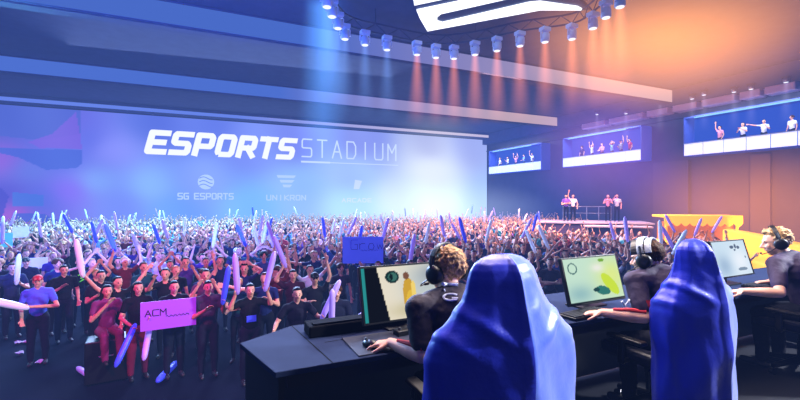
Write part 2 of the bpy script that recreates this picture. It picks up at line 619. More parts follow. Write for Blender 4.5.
# ceiling beams whose glowing fascias run across the hall
def beam(n, Y, zb, h, thick):
    structure('trim_%d' % n, MB().box((3, Y + thick / 2, zb + (CEIL - zb) / 2), (51, thick, CEIL - zb)), M_ceil)
M_cove = {}
def strip_mat(name, base, warm, x0, x1, s):
    m = bpy.data.materials.new(name); m.use_nodes = True
    nt = m.node_tree; nt.nodes.clear()
    tc = nt.nodes.new('ShaderNodeNewGeometry'); sp = nt.nodes.new('ShaderNodeSeparateXYZ')
    nt.links.new(tc.outputs['Position'], sp.inputs[0])
    mr = nt.nodes.new('ShaderNodeMapRange'); mr.inputs['From Min'].default_value = x0; mr.inputs['From Max'].default_value = x1
    nt.links.new(sp.outputs['X'], mr.inputs['Value'])
    rp = nt.nodes.new('ShaderNodeValToRGB')
    rp.color_ramp.elements[0].color = lin(base); rp.color_ramp.elements[1].color = lin(warm)
    nt.links.new(mr.outputs[0], rp.inputs[0])
    e = nt.nodes.new('ShaderNodeEmission'); e.inputs['Strength'].default_value = s
    nt.links.new(rp.outputs[0], e.inputs['Color'])
    o = nt.nodes.new('ShaderNodeOutputMaterial'); nt.links.new(e.outputs[0], o.inputs['Surface'])
    return m
cove = strip_mat('cove_light_band', (72, 108, 205), (205, 170, 165), 4, 22, .78)
cove_thin = strip_mat('cove_light_band_thin', (90, 115, 205), (190, 175, 190), 2, 20, 1.0)
for n, (Y, zb, h) in enumerate(((17.3, 7.95, .95), (27.2, 8.0, .9), (37.0, 8.35, .35))):
    beam(n + 1, Y, zb, h, .5 if n < 2 else .9)
    r = empty('ceiling_light_band', (3, Y - .06, zb + h / 2))
    MB().box((0, 0, 0), (50.5, .1, h * .8)).build('diffuser', cove_thin if n == 2 else cove, r)
    MB().box((0, .02, h * .45), (50.6, .14, .06)).box((0, .02, -h * .45), (50.6, .14, .06)).build('frame', M_ceil, r)
    tag(r, ['long glowing fascia on the ceiling beam nearest the lit emblem',
            'long glowing fascia on the middle ceiling beam, blue turning warm to the right',
            'thin pale light strip running just above the giant video wall'][n], 'light', 'glowing bands on the ceiling beams')

# ---------------------------------------------------------------- video wall
ANCH = [(-40, 130, 60, 75, 170), (0, 112, 62, 78, 165), (40, 125, 80, 95, 195), (0, 160, 146, 86, 200), (30, 170, 98, 120, 212), (60, 156, 80, 95, 212),
        (70, 190, 128, 92, 228), (3, 196, 68, 68, 186), (12, 212, 170, 76, 190), (38, 200, 78, 105, 210), (95, 182, 128, 170, 236), (110, 150, 138, 142, 238),
        (85, 140, 95, 105, 215), (150, 122, 84, 104, 205), (200, 128, 92, 112, 214), (60, 130, 112, 92, 208), (120, 205, 118, 140, 235),
        (200, 180, 132, 160, 240), (150, 185, 132, 178, 245), (250, 205, 125, 188, 246), (170, 210, 108, 160, 240), (300, 185, 148, 190, 240), (300, 142, 120, 132, 226),
        (250, 150, 120, 138, 232), (350, 172, 165, 195, 238), (350, 205, 168, 215, 240), (400, 195, 200, 218, 238), (360, 140, 130, 140, 220),
        (430, 170, 205, 212, 222), (440, 205, 205, 222, 222), (430, 145, 160, 165, 205), (470, 145, 150, 160, 215), (480, 200, 165, 195, 240), (520, 180, 120, 150, 225)]
AP = np.array([[*tuple(at_Y(a[0], a[1], YW))[0:3:2], *a[2:]] for a in ANCH], float)
def wall_colour(X, z):
    d2 = ((X[..., None] - AP[:, 0]) ** 2 + (1.2 * (z[..., None] - AP[:, 1])) ** 2) + 1.2
    w = 1 / d2 ** 1.7
    return (w[..., None] * AP[:, 2:]).sum(-2) / w.sum(-1)[..., None]
facets = [([(-60, 150), (0, 153), (20, 158), (46, 170), (76, 168), (82, 164), (82, 150), (40, 149), (-60, 146)], (66, 92, 196)),
          ([(12, 192), (43, 195), (43, 206), (12, 206)], (66, 110, 205)),
          ([(-60, 188), (0, 187), (9, 196), (2, 218), (-60, 220)], (66, 62, 180)),
          ([(0, 103), (81, 110), (81, 134), (40, 140), (0, 136)], (74, 92, 188)),
          ([(28, 142), (52, 134), (76, 112), (80, 134), (82, 149), (40, 148)], (118, 86, 204)),
          ([(15, 213), (45, 214), (60, 222), (15, 222)], (66, 90, 196))]
def in_poly(X, Z, poly):
    ins = np.zeros(X.shape, bool)
    n = len(poly)
    for i in range(n):
        x0, z0 = poly[i]; x1, z1 = poly[(i + 1) % n]
        c = ((z0 > Z) != (z1 > Z)) & (X < (x1 - x0) * (Z - z0) / (z1 - z0 + 1e-9) + x0)
        ins ^= c
    return ins
NX, NZ = 560, 150
X0, X1, Z0, Z1 = -20.5, 28.2, -1.0, 8.3
gx, gz = np.meshgrid(np.linspace(X0, X1, NX), np.linspace(Z0, Z1, NZ))
colr = wall_colour(gx, gz)
for poly, c in facets:
    pp = [(at_Y(x, y, YW)[0], at_Y(x, y, YW)[2]) for x, y in poly]
    msk = in_poly(gx, gz, pp)
    colr[msk] = colr[msk] * .15 + np.array(c) * .85
# faint beams of lighter tint in the picture
colr += (6 * np.sin(gx * 1.3 + gz * .4))[..., None] * np.array([.6, .7, .4])
colr = np.clip(colr, 0, 255) / 255
linc = np.where(colr <= .04045, colr / 12.92, ((colr + .055) / 1.055) ** 2.4)
me = bpy.data.meshes.new('screen')
vs = [(float(a), 0, float(b)) for a, b in zip(gx.ravel(), gz.ravel())]
fs = [(j * NX + i, j * NX + i + 1, (j + 1) * NX + i + 1, (j + 1) * NX + i) for j in range(NZ - 1) for i in range(NX - 1)]
me.from_pydata(vs, [], fs)
ca = me.color_attributes.new('picture', 'FLOAT_COLOR', 'POINT')
buf = np.ones((NX * NZ, 4), np.float32); buf[:, :3] = linc.reshape(-1, 3)
ca.data.foreach_set('color', buf.ravel())
me.materials.append(vcol_mat('video_wall_picture', 0.96))
vw = empty('video_wall', (0, YW, 0))
tag(vw, 'giant blue and violet video wall reading ESPORTS STADIUM behind the crowd', 'screen')
o = bpy.data.objects.new('screen', me); COL.objects.link(o); o.parent = vw
MB().box(((X0 + X1) / 2, .22, (Z0 + Z1) / 2), (X1 - X0 + .3, .36, Z1 - Z0 + .3)).build('housing', M_black_metal, vw)
# lettering drawn as strokes in wall units
M_txt = emat('lettering_white', (244, 246, 255), 1.0)
M_txt2 = emat('lettering_pale', (205, 222, 250), 0.9)
M_txt3 = emat('lettering_faint', (186, 214, 250), 0.88)
STROKES = {  # on a 1 x 1 cell
    'E': [[(1, 1), (0, 1), (0, 0), (1, 0)], [(0, .5), (.85, .5)]],
    'S': [[(1, 1), (.1, 1), (0, .9), (0, .55), (.1, .5), (.9, .5), (1, .4), (1, .1), (.9, 0), (0, 0)]],
    'P': [[(0, 0), (0, 1), (.9, 1), (1, .9), (1, .5), (.9, .4), (0, .4)]],
    'O': [[(.12, 0), (0, .12), (0, .88), (.12, 1), (.88, 1), (1, .88), (1, .12), (.88, 0), (.12, 0)]],
    'R': [[(0, 0), (0, 1), (.9, 1), (1, .9), (1, .52), (.9, .42), (0, .42)], [(.55, .42), (1, 0)]],
    'T': [[(0, 1), (1, 1)], [(.5, 1), (.5, 0)]],
    'A': [[(0, 0), (.5, 1), (1, 0)], [(.2, .36), (.8, .36)]],
    'D': [[(0, 0), (0, 1), (.75, 1), (1, .75), (1, .25), (.75, 0), (0, 0)]],
    'I': [[(.5, 0), (.5, 1)]],
    'U': [[(0, 1), (0, .12), (.12, 0), (.88, 0), (1, .12), (1, 1)]],
    'M': [[(0, 0), (0, 1), (.5, .45), (1, 1), (1, 0)]],
    'G': [[(1, 1), (.1, 1), (0, .9), (0, .1), (.1, 0), (1, 0), (1, .5), (.55, .5)]],
    'K': [[(0, 0), (0, 1)], [(1, 1), (0, .5), (1, 0)]],
    'N': [[(0, 0), (0, 1), (1, 0), (1, 1)]],
    'C': [[(1, 1), (.1, 1), (0, .9), (0, .1), (.1, 0), (1, 0)]],
    'B': [[(0, 0), (0, 1), (.85, 1), (.95, .9), (.95, .6), (.8, .52), (0, .52)], [(.8, .52), (1, .42), (1, .1), (.88, 0), (0, 0)]],
    'L': [[(0, 1), (0, 0), (1, 0)]],
    'r': [[(0, 0), (0, .6)], [(0, .45), (.3, .62), (.8, .6)]],
    'o': [[(.1, 0), (0, .3), (.2, .6), (.7, .6), (.9, .3), (.7, 0), (.1, 0)]],
    'w': [[(0, .6), (.2, 0), (.45, .5), (.7, 0), (.95, .6)]],
}
def strokes(mb, word, x, z, w, h, gap, t, lean=0.0, y=-.03, dep=.04, tv=None, O=None, U=(1, 0, 0), V=(0, 0, 1), Nn=(0, -1, 0)):
    """flat lettering of bars; text starts at (x, z) on the plane O + U,V"""
    O = Vector(O or (0, y, 0)); U = Vector(U); V = Vector(V); Nn = Vector(Nn)
    for ch in word:
        if ch == ' ':
            x += w * .6 + gap; continue
        for path in STROKES[ch]:
            npth = len(path)
            for k_ in range(1, npth - 1):
                jx, jz = path[k_]; jx, jz = x + jx * w + lean * jz * h, z + jz * h
                mb.prism([O + U * (jx + t * .5 * math.cos(q * math.pi / 5)) + V * (jz + t * .5 * math.sin(q * math.pi / 5)) for q in range(10)], Nn * dep)
            for k_, ((ax, az), (bx, bz)) in enumerate(zip(path[:-1], path[1:])):
                a = Vector((x + ax * w + lean * az * h, z + az * h)); b = Vector((x + bx * w + lean * bz * h, z + bz * h))
                d = (b - a)
                if d.length < 1e-6: continue
                d.normalize(); n = Vector((-d.y, d.x))
                e = t * .5
                ea = e if k_ == 0 and path[0] != path[-1] else 0; eb = e if k_ == npth - 2 and path[0] != path[-1] else 0
                ln = Vector((lean * .9, 1)).normalized() if abs(d.y) < .2 else n
                if ln.dot(n) < 0: ln = -ln
                q = [a - d * ea + ln * e, a - d * ea - ln * e, b + d * eb - ln * e, b + d * eb + ln * e]
                mb.prism([O + U * p.x + V * p.y for p in q], Nn * dep)
        x += w + gap
    return x
def wallpt(px, py):
    p = at_Y(px, py, YW); return p[0], p[2]
xa, za = wallpt(146, 154); xb, zb = wallpt(297, 162)
zt = wallpt(170, 131)[1]
H = (zt - za)
n = 7; gapE = .32
wE = ((xb - xa) - .42 * 0 - gapE * (n - 1)) / n * .962
mb = MB(); strokes(mb, 'ESPORTS', xa + .1, za + .22, wE - .28, H - .42, gapE + .28 - .0, .46, lean=.24)
mb.build('lettering_esports', M_txt, vw)
xs, _ = wallpt(301, 160); xe, _ = wallpt(398, 160)
zs = wallpt(301, 157)[1]; zst = wallpt(301, 138)[1]
wS = (xe - xs) / 7
mb = MB(); strokes(mb, 'STADIUM', xs + .1, zs + .05, wS * .62, (zst - zs) * .92, wS * .40, .12)
mb.build('lettering_stadium', M_txt2, vw)
x2, _ = wallpt(330, 160)
MB().box(((xs + x2) / 2, -.04, zs - .42), (x2 - xs, .04, .16)).box(((x2 + xe) / 2, -.035, zs - .42), (xe - x2, .03, .07)).build('underline', M_txt2, vw)
# three sponsor emblems
cx, cz = wallpt(206, 182)
mb = MB()
mb.prism([(cx + .62 * math.cos(a * math.pi / 9), -.02, cz + .62 * math.sin(a * math.pi / 9)) for a in range(18)], (0, -.03, 0))
mb.build('emblem_ball', M_txt3, vw)
mb = MB()
for k in (-.3, 0, .3):
    mb.tube([(cx - .5 + i * .1, -.06, cz + k + .12 * math.sin(i * .5)) for i in range(11)], .04, 5)
mb.build('emblem_ball_seams', emat('emblem_seam', (120, 150, 235), .9), vw)
mb = MB(); strokes(mb, 'SG ESPORTS', cx - 2.05, wallpt(206, 199)[1], .30, .46, .14, .1)
mb.build('lettering_sponsor', M_txt3, vw)
cx, cz = wallpt(287, 183)
mb = MB()
for k, (a, b) in enumerate(((-.8, .8), (-.55, .65), (-.3, .45))):
    zz = cz + .45 - k * .42
    mb.prism([(cx + a, -.02, zz), (cx + b - .2, -.02, zz), (cx + b, -.02, zz + .24), (cx + a - .1, -.02, zz + .24)], (0, -.03, 0))
mb.build('emblem_chevrons', M_txt3, vw)
mb = MB(); strokes(mb, 'UNIKRON', cx - 1.75, wallpt(287, 200)[1], .34, .42, .17, .09)
mb.build('lettering_sponsor', M_txt3, vw)
cx, cz = wallpt(357, 186)
mb = MB()
mb.prism([(cx - .35, -.02, cz - .3), (cx + .2, -.02, cz - .3), (cx + .5, -.02, cz + .5), (cx - .2, -.02, cz + .6)], (0, -.03, 0))
mb.build('emblem_shield', M_txt2, vw)
mb = MB(); strokes(mb, 'ARCADE'.replace('R', 'R'), cx - 1.5, wallpt(357, 202)[1], .34, .34, .18, .08)
mb.build('lettering_sponsor', M_txt2, vw)

# ---------------------------------------------------------------- lit emblem panel under the ceiling
ZE = 8.3
def cp(cx_, cy_):      # crop pixels -> point on the plane z = ZE
    return at_z(300 + cx_ / 2.667, cy_ / 2.667, ZE)
em = empty('ceiling_emblem', cp(480, 30))
tag(em, 'white glowing slanted striped emblem hanging beneath the dark ceiling', 'sign')
base = em.location.copy()
M_em = emat('emblem_light', (250, 252, 255), 1.6)
bands = [[(299, -20), (305, 15), (425, -10), (520, -26)],
         [(311, 29), (320, 50), (366, 46), (376, 38), (590, -10), (604, -16), (480, -6)],
         [(320, 50), (340, 84), (640, 28), (755, 28), (740, 20), (640, 6), (610, 9), (380, 62), (366, 58), (366, 46)]]
mbp = MB()
for b in bands:
    mb = MB(); mb.prism([cp(*q) - base for q in b], (0, 0, .06)); mb.build('light_stripe', M_em, em)
fr = [(285, -30), (334, 90), (642, 34), (775, 34), (750, 10), (640, -30)]
MB().prism([cp(*q) - base + Vector((0, 0, .09)) for q in fr], (0, 0, .12)).build('backing_panel', M_ceil, em)
mb = MB()
for q in ((330, 40), (600, 10), (500, -5)):
    p = cp(*q) - base; mb.tube([p + Vector((0, 0, .18)), p + Vector((0, 0, CEIL - ZE))], .03, 6)
mb.build('suspension_rod', M_black_metal, em)

# ---------------------------------------------------------------- curved truss and moving heads
ZT = 7.55
lp = [(327, 2), (332, 12), (338, 24), (345, 35), (365, 41), (387, 46), (417, 51), (436, 54), (454, 55), (475, 51), (497, 47), (520, 42), (545, 38), (572, 35), (593, 24), (606, 13), (620, 2)]
lpos = [at_z(x, y, ZT) for x, y in lp]
M_truss = mat('truss_blue_grey', (52, 62, 98), .6)
tr = empty('lighting_truss', (0, 0, 0))
tag(tr, 'dark curved lighting truss carrying the row of spotlights under the ceiling', 'truss')
def smooth_path(pts, k=4):
    out = []
    for i in range(len(pts) - 1):
        p0, p1, p2, p3 = pts[max(i - 1, 0)], pts[i], pts[i + 1], pts[min(i + 2, len(pts) - 1)]
        for j in range(k):
            t = j / k
            out.append(.5 * ((2 * p1) + (p2 - p0) * t + (2 * p0 - 5 * p1 + 4 * p2 - p3) * t * t + (3 * p1 - p0 - 3 * p2 + p3) * t ** 3))
    out.append(pts[-1]); return out
key = [lpos[0] + (lpos[0] - lpos[2]) * 1.4] + [lpos[i] for i in (0, 3, 5, 7, 9, 11, 13, 14, 16)] + [lpos[-1] + (lpos[-1] - lpos[-3]) * 1.4]
path = smooth_path([p + Vector((0, 0, .42)) for p in key])
for off, nm in (((0, 0, 0), 'chord'), ((0, 0, .35), 'chord')):
    MB().tube([p + Vector(off) for p in path], .035, 6).build(nm, M_truss, tr)
mb = MB()
for i in range(len(path) - 1):
    a, b = path[i], path[i + 1] + Vector((0, 0, .35))
    if i % 2: a, b = path[i] + Vector((0, 0, .35)), path[i + 1]
    mb.tube([a, b], .018, 5)
mb.build('lattice', M_truss, tr)
mb = MB()
for i in range(2, len(path), 9):
    mb.tube([path[i] + Vector((0, 0, .35)), Vector((path[i].x, path[i].y, CEIL))], .015, 5)
mb.build('suspension_cable', M_truss, tr)

BL = 4.0
beam_blue = cone_volume_mat('beam_blue', (120, 170, 255), 1.6, 2.7, .15, .55)
beam_warm = cone_volume_mat('beam_orange', (255, 140, 95), 3.2, 2.7, .15, .55)
def cone_mesh(length, r0, r1, n=20):
    return MB().lathe([(r0, 0), (r1, -length)], n=n).mesh('beam')
cone_me = cone_mesh(2.7, .15, .55)
M_spot = mat('spot_silver', (160, 178, 220), .5, emit=(120, 150, 230), es=.15)
def LH(r):
    return [k for k in children(r) if k.name.startswith('lamp_head')][0]
def make_spot(bm):
    r = empty('spotlight')
    MB().box((0, 0, .30), (.34, .26, .14)).build('base', M_spot, r, bevel=.02)
    MB().tube([(-.18, 0, -.02), (-.18, 0, .18), (-.15, 0, .23), (.15, 0, .23), (.18, 0, .18), (.18, 0, -.02)], .028, 8).build('yoke', M_spot, r)
    MB().lathe([(.09, .17), (.14, .12), (.15, -.02), (.15, -.12), (.13, -.14)], n=16).build('lamp_head', M_spot, r, smooth=True)
    MB().lathe([(.115, -.142), (.115, -.155)], n=16).build('lens', emat('lens', (235, 240, 255), 1.2), LH(r))
    b = bpy.data.objects.new('light_beam', cone_me.copy()); b.data.materials.append(bm); b.location = (0, 0, -.16)
    COL.objects.link(b); b.parent = r
    b['kind'] = 'stuff'
    return r
spotB = make_spot(beam_blue); spotO = make_spot(beam_warm)
usedB = usedO = False
SPOTLAB = ['blue-white spotlight highest on the left curve of the lighting truss', 'blue-white spotlight second down the left curve of the truss',
           'blue-white spotlight third down the left curve of the truss', 'blue-white spotlight at the truss bend beside the blue light shaft',
           'spotlight with faint blue beam, next right of the truss bend', 'spotlight with blue beam, last before the orange beams begin',
           'spotlight with first orange beam, beneath left tip of glowing emblem', 'orange spotlight second from the blue beams, under the emblem',
           'orange spotlight third from the blue beams, lowest point of the truss', 'orange spotlight fourth from the blue beams, under emblem centre',
           'orange spotlight fifth from the blue beams, under emblem right half', 'orange spotlight sixth from the blue beams, near warm light band',
           'orange spotlight seventh from the blue beams, under the emblem wing tip', 'orange spotlight where the truss starts to rise, right of emblem wing',
           'orange spotlight first on the steep right truss curve', 'orange spotlight second up the steep right truss curve', 'orange spotlight topmost on the right truss curve']
for i, p in enumerate(lpos):
    if i < 6:
        o = spotB if not usedB else copy_tree(spotB); usedB = True
    else:
        o = spotO if not usedO else copy_tree(spotO); usedO = True
    o.location = p
    o.scale = (1.05, 1.05, 1.05)
    tag(o, SPOTLAB[i], 'spotlight', 'spotlights hanging on the curved truss')

# big blue shaft from the upper left and the warm cloud on the right
def haze(name, label, loc, scale, m, rot=(0, 0, 0), cyl=False):
    if cyl:
        me = cyl
    else:
        me = MB().ell((0, 0, 0), (1, 1, 1), n=20, k=12).mesh(name)
    me.materials.append(m)
    o = bpy.data.objects.new(name, me); COL.objects.link(o)
    o.location = loc; o.scale = scale; o.rotation_euler = rot
    tag(o, label, 'haze', kind='stuff')
    return o
shaft_m = cone_volume_mat('shaft_blue', (90, 160, 255), 1.0, 6.2, .75, 1.15, tail=.75)
haze('light_haze', 'broad blue shaft of lit haze falling from the truss bend', at(323, 15, CEIL - .1), (1, 1, 1), shaft_m, cyl=MB().lathe([(.75, 0), (1.15, -6.2)], n=28).mesh('light_haze'))
haze('light_haze', 'orange cloud of lit haze under the right ceiling', at(668, 16, 8.0), (7.0, 5.0, 3.2), blob_volume_mat('haze_orange', (255, 158, 58), .25, 1.1))
haze('light_haze', 'amber haze glowing before the right wall above the booth', at(715, 21, 1.4), (4.2, 4.6, 3.3), blob_volume_mat('haze_amber', (240, 140, 45), .11, 1.1))
haze('light_haze', 'pale greenish glow of haze before the right end of video wall', at(436, 33, 3.6), (5.2, 3.0, 6.0), blob_volume_mat('haze_pale', (235, 240, 205), .085, 1.2))
haze('light_haze', 'violet haze between the two right-hand balconies and the crowd', at(605, 24, 4.6), (5.5, 4.0, 4.5), blob_volume_mat('haze_violet', (190, 110, 220), .09, 1.2))
haze('light_haze', 'white lit haze over the far middle of the crowd', at(430, 30, 0.8), (12, 4.0, 2.6), blob_volume_mat('haze_white', (200, 218, 245), .10, 1.2))

# ---------------------------------------------------------------- right wall: bulkhead, washers, pilasters, balconies
M_bulk = mat('bulkhead_pale', (175, 160, 190), 0.7)
washer_beam = cone_volume_mat('beam_pale', (215, 205, 240), 1.0, 2.2, .12, .42)
wcone = MB().lathe([(.12, 0), (.42, -2.2)], n=16).mesh('washer_beam')
wp = [(597, 113), (626, 112), (660, 99), (692, 97), (704, 93), (734, 90), (751, 87), (786, 80)]
wpr = None
WL = ['farthest back above the small balcony', 'second from the far end, above the middle balcony', 'third from the far end, past the middle balcony',
      'left one of the close pair before the big balcony', 'right one of the close pair before the big balcony', 'above the kneeling figures of big balcony',
      'second above the big balcony', 'nearest the camera, above the big balcony']
for i, (x, y) in enumerate(wp):
    if wpr is None:
        wpr = empty('wall_washer')
        MB().box((0, 0, .14), (.3, .3, .1)).build('bracket', M_grey_plastic, wpr, bevel=.01)
        MB().lathe([(.08, .1), (.13, .06), (.13, -.1), (.11, -.12)], n=14).build('lamp_head', M_steel, wpr, smooth=True)
        MB().lathe([(.1, -.121), (.1, -.135)], n=14).build('lens', bpy.data.materials['lens'], LH(wpr))
        b = bpy.data.objects.new('light_beam', wcone); wcone.materials.append(washer_beam); b.location = (0, 0, -.14); b['kind'] = 'stuff'
        COL.objects.link(b); b.parent = wpr
        o = wpr
    else:
        o = copy_tree(wpr)
    o.location = at_X(x, y, XW - 1.1)
    tag(o, 'right wall downlight, ' + WL[i], 'spotlight', 'downlights along the right wall')
segs = [(585, 608), (612, 646), (650, 671), (676, 700), (705, 738), (743, 764), (768, 799)]
for i, (a, b) in enumerate(segs):
    ya = at_X(a, 100, XW - .5)[1]; yb = at_X(b, 100, XW - .5)[1]
    structure('trim_%d' % (10 + i), MB().box((XW - .5, (ya + yb) / 2, 7.55), (.8, abs(ya - yb), .42)), M_bulk, bevel=.05)
structure('trim_20', MB().box((XW - .4, 17, 8.3), (.8, 45, 1.1)), M_ceil)
structure('trim_21', MB().box((XW - .15, 20, 7.05), (.25, 40, .12)), M_wallR)
M_pil = mat('pilaster', (76, 74, 92), .85)
for i, (a, b) in enumerate(((655, 690), (752, 772))):
    ya = at_X(a, 200, XW)[1]; yb = at_X(b, 200, XW)[1]
    structure('trim_%d' % (30 + i), MB().box((XW - .1, (ya + yb) / 2, 1.3), (.22, abs(ya - yb), 5.8)), M_pil)

M_bal_back = emat('balcony_glow', (52, 92, 225), .62)
M_bal_side = mat('balcony_side', (60, 80, 170), .7, emit=(40, 80, 200), es=.25)
M_rail = mat('railing_panel', (225, 230, 245), .35, emit=(205, 222, 255), es=.75)
M_bal_top = emat('balcony_strip', (150, 225, 255), 1.0)
BAL = [(489, 541, 'small balcony at the far end of the right wall with glowing white railing'),
       (563, 641, 'middle balcony on the right wall with spectators behind a white railing'),
       (684, 860, 'longest balcony nearest the camera with white panelled railing')]
ZB0, ZB1, ZBT = 4.36, 5.12, 6.75
balY = []
for bi, (a, b, lab) in enumerate(BAL):
    XR = 27.3
    ya = at_X(a, 160, XR)[1]; yb = at_X(b, 160, XR)[1]
    y0, y1 = min(ya, yb), max(ya, yb)
    balY.append((y0, y1))
    r = empty('balcony', (XR, (y0 + y1) / 2, ZB0)); tag(r, lab, 'balcony', 'lit balconies on the right wall')
    L = y1 - y0; dx = XW - XR
    MB().box((dx - .05, 0, 1.25), (.06, L, 2.3)).build('back_panel', M_bal_back, r)
    MB().box((dx / 2, 0, .03), (dx, L, .06)).build('slab', M_bal_side, r)
    MB().box((dx / 2, L / 2, 1.2), (dx, .06, 2.4)).build('side_wall', M_bal_side, r)
    MB().box((dx / 2, -L / 2, 1.2), (dx, .06, 2.4)).build('side_wall', M_bal_side, r)
    MB().box((dx / 2, 0, 2.42), (dx, L, .08)).build('canopy', M_bal_side, r)
    al = bpy.data.lights.new('balcony_fill', 'AREA'); al.shape = 'RECTANGLE'; al.size = .5; al.size_y = L * .9; al.energy = 26 * L; al.color = (.8, .88, 1)  # added fill that brightens the balcony figures; it has no fixture
    ao = bpy.data.objects.new('balcony_fill', al); COL.objects.link(ao); ao.location = (-.5, 0, 2.7); ao.rotation_euler = (0, math.radians(-25), 0); ao.parent = r
    MB().box((.05, L * .05, 2.36), (.08, L * .75, .05)).build('strip_light', M_bal_top, r)
    np_ = max(2, round(L / 1.1)); w = L / np_
    for k in range(np_):
        MB().box((0, -L / 2 + w * (k + .5), .40), (.05, w - .05, .72)).build('railing_panel', M_rail, r)
    MB().box((0, 0, .79), (.08, L, .05)).build('handrail', M_steel, r)

# ================================================================== spectators (shared prototypes)
SHIRTS = {'black': (20, 22, 30), 'navy': (28, 40, 92), 'white': (225, 228, 240), 'teal': (50, 150, 160), 'sky blue': (120, 170, 230), 'red': (170, 40, 60),
          'violet': (120, 80, 190), 'grey': (120, 125, 140), 'pink': (225, 150, 175),
          'dark teal': (24, 78, 88), 'steel blue': (56, 88, 150), 'maroon': (96, 26, 44), 'deep violet': (72, 46, 136), 'charcoal': (58, 60, 72), 'plum': (96, 42, 88)}
CROWD_SHIRTS = ['black', 'navy', 'white', 'dark teal', 'steel blue', 'maroon', 'deep violet', 'charcoal', 'plum']
HAIRS = {'black': M_hair_black, 'brown': M_hair_brown, 'fair': M_hair_fair}
posekeys = list(POSES)
PROTO = {}
for i, pk in enumerate(posekeys):
    me, info = single_person_mesh('person', pk, 'long' if i in (3, 7) else ('curly' if i == 5 else ('cap' if i == 8 else 'short')), .019, None,
                                  female=i in (3, 7), hairmat=M_hair_black, skin=M_skin)
    PROTO[pk] = (me, info)
FARP = [single_person_mesh('person_far', pk, 'short', .034, .20, fingers=False, smooth=1)[0] for pk in posekeys]

def place_person(pk, loc, rz, shirt, hair, scale=1.0):
    o = bpy.data.objects.new('person', PROTO[pk][0])
    COL.objects.link(o)
    o.location = loc; o.rotation_euler = (0, 0, rz); o.scale = (scale,) * 3
    o.color = lin(SHIRTS[shirt])
    o.material_slots[3].link = 'OBJECT'; o.material_slots[3].material = HAIRS[hair]
    return o

# spectators on the balconies
balp = [(0, [(500, 'arms held down', 'white', 'fair'), (508, 'clapping before the chest', 'white', 'black'), (516, 'both arms raised', 'pink', 'brown'), (524, 'arms crossed', 'sky blue', 'black'), (532, 'one arm raised', 'white', 'brown')]),
        (1, [(582, 'arms held down', 'navy', 'black'), (592, 'both arms raised', 'white', 'fair'), (602, 'arms crossed', 'pink', 'brown'), (612, 'hands on head', 'sky blue', 'black'), (621, 'fist pumped high', 'grey', 'black'), (630, 'one arm raised', 'red', 'brown')]),
        (2, [(720, 'one arm raised', 'pink', 'black'), (743, 'clapping before the chest', 'white', 'brown'), (764, 'arm stretched sideways', 'white', 'black'), (792, 'arms held down', 'white', 'brown')])]
BW = ['far small balcony', 'middle balcony', 'long near balcony']
for bi, lst in balp:
    for px, pk, sh, hr in lst:
        p = at_X(px, 160, 27.72)
        o = place_person(pk, (27.72, p[1], ZB0 + .07), math.radians(-90 + random.uniform(-25, 25)) , sh, hr, .92)
        tag(o, 'person in %s top, %s, behind railing of the %s' % (sh, pk, BW[bi]), 'person', 'spectators on the balconies')
# ------------------------------------------------------------------ cheering sticks
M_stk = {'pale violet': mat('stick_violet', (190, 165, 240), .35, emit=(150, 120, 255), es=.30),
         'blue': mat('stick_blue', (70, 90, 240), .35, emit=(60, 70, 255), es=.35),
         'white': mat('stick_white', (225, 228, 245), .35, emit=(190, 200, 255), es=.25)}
STKM = {}
for k, m in M_stk.items():
    mb = MB().lathe([(.012, -.03), (.030, -.01), (.044, .05), (.050, .18), (.050, .52), (.044, .62), (.026, .67), (.010, .69)], n=12)
    me = mb.mesh('cheering_stick', True); me.materials.append(m); STKM[k] = me
def add_stick(kind, p, d, label, group='inflatable cheering sticks in the crowd', scale=1.0):
    o = bpy.data.objects.new('cheering_stick', STKM[kind]); COL.objects.link(o)
    o.rotation_mode = 'QUATERNION'
    o.rotation_quaternion = Vector(d).normalized().to_track_quat('Z', 'Y')
    o.rotation_mode = 'XYZ'
    o.location = p; o.scale = (scale,) * 3
    return tag(o, label, 'cheering stick', group)

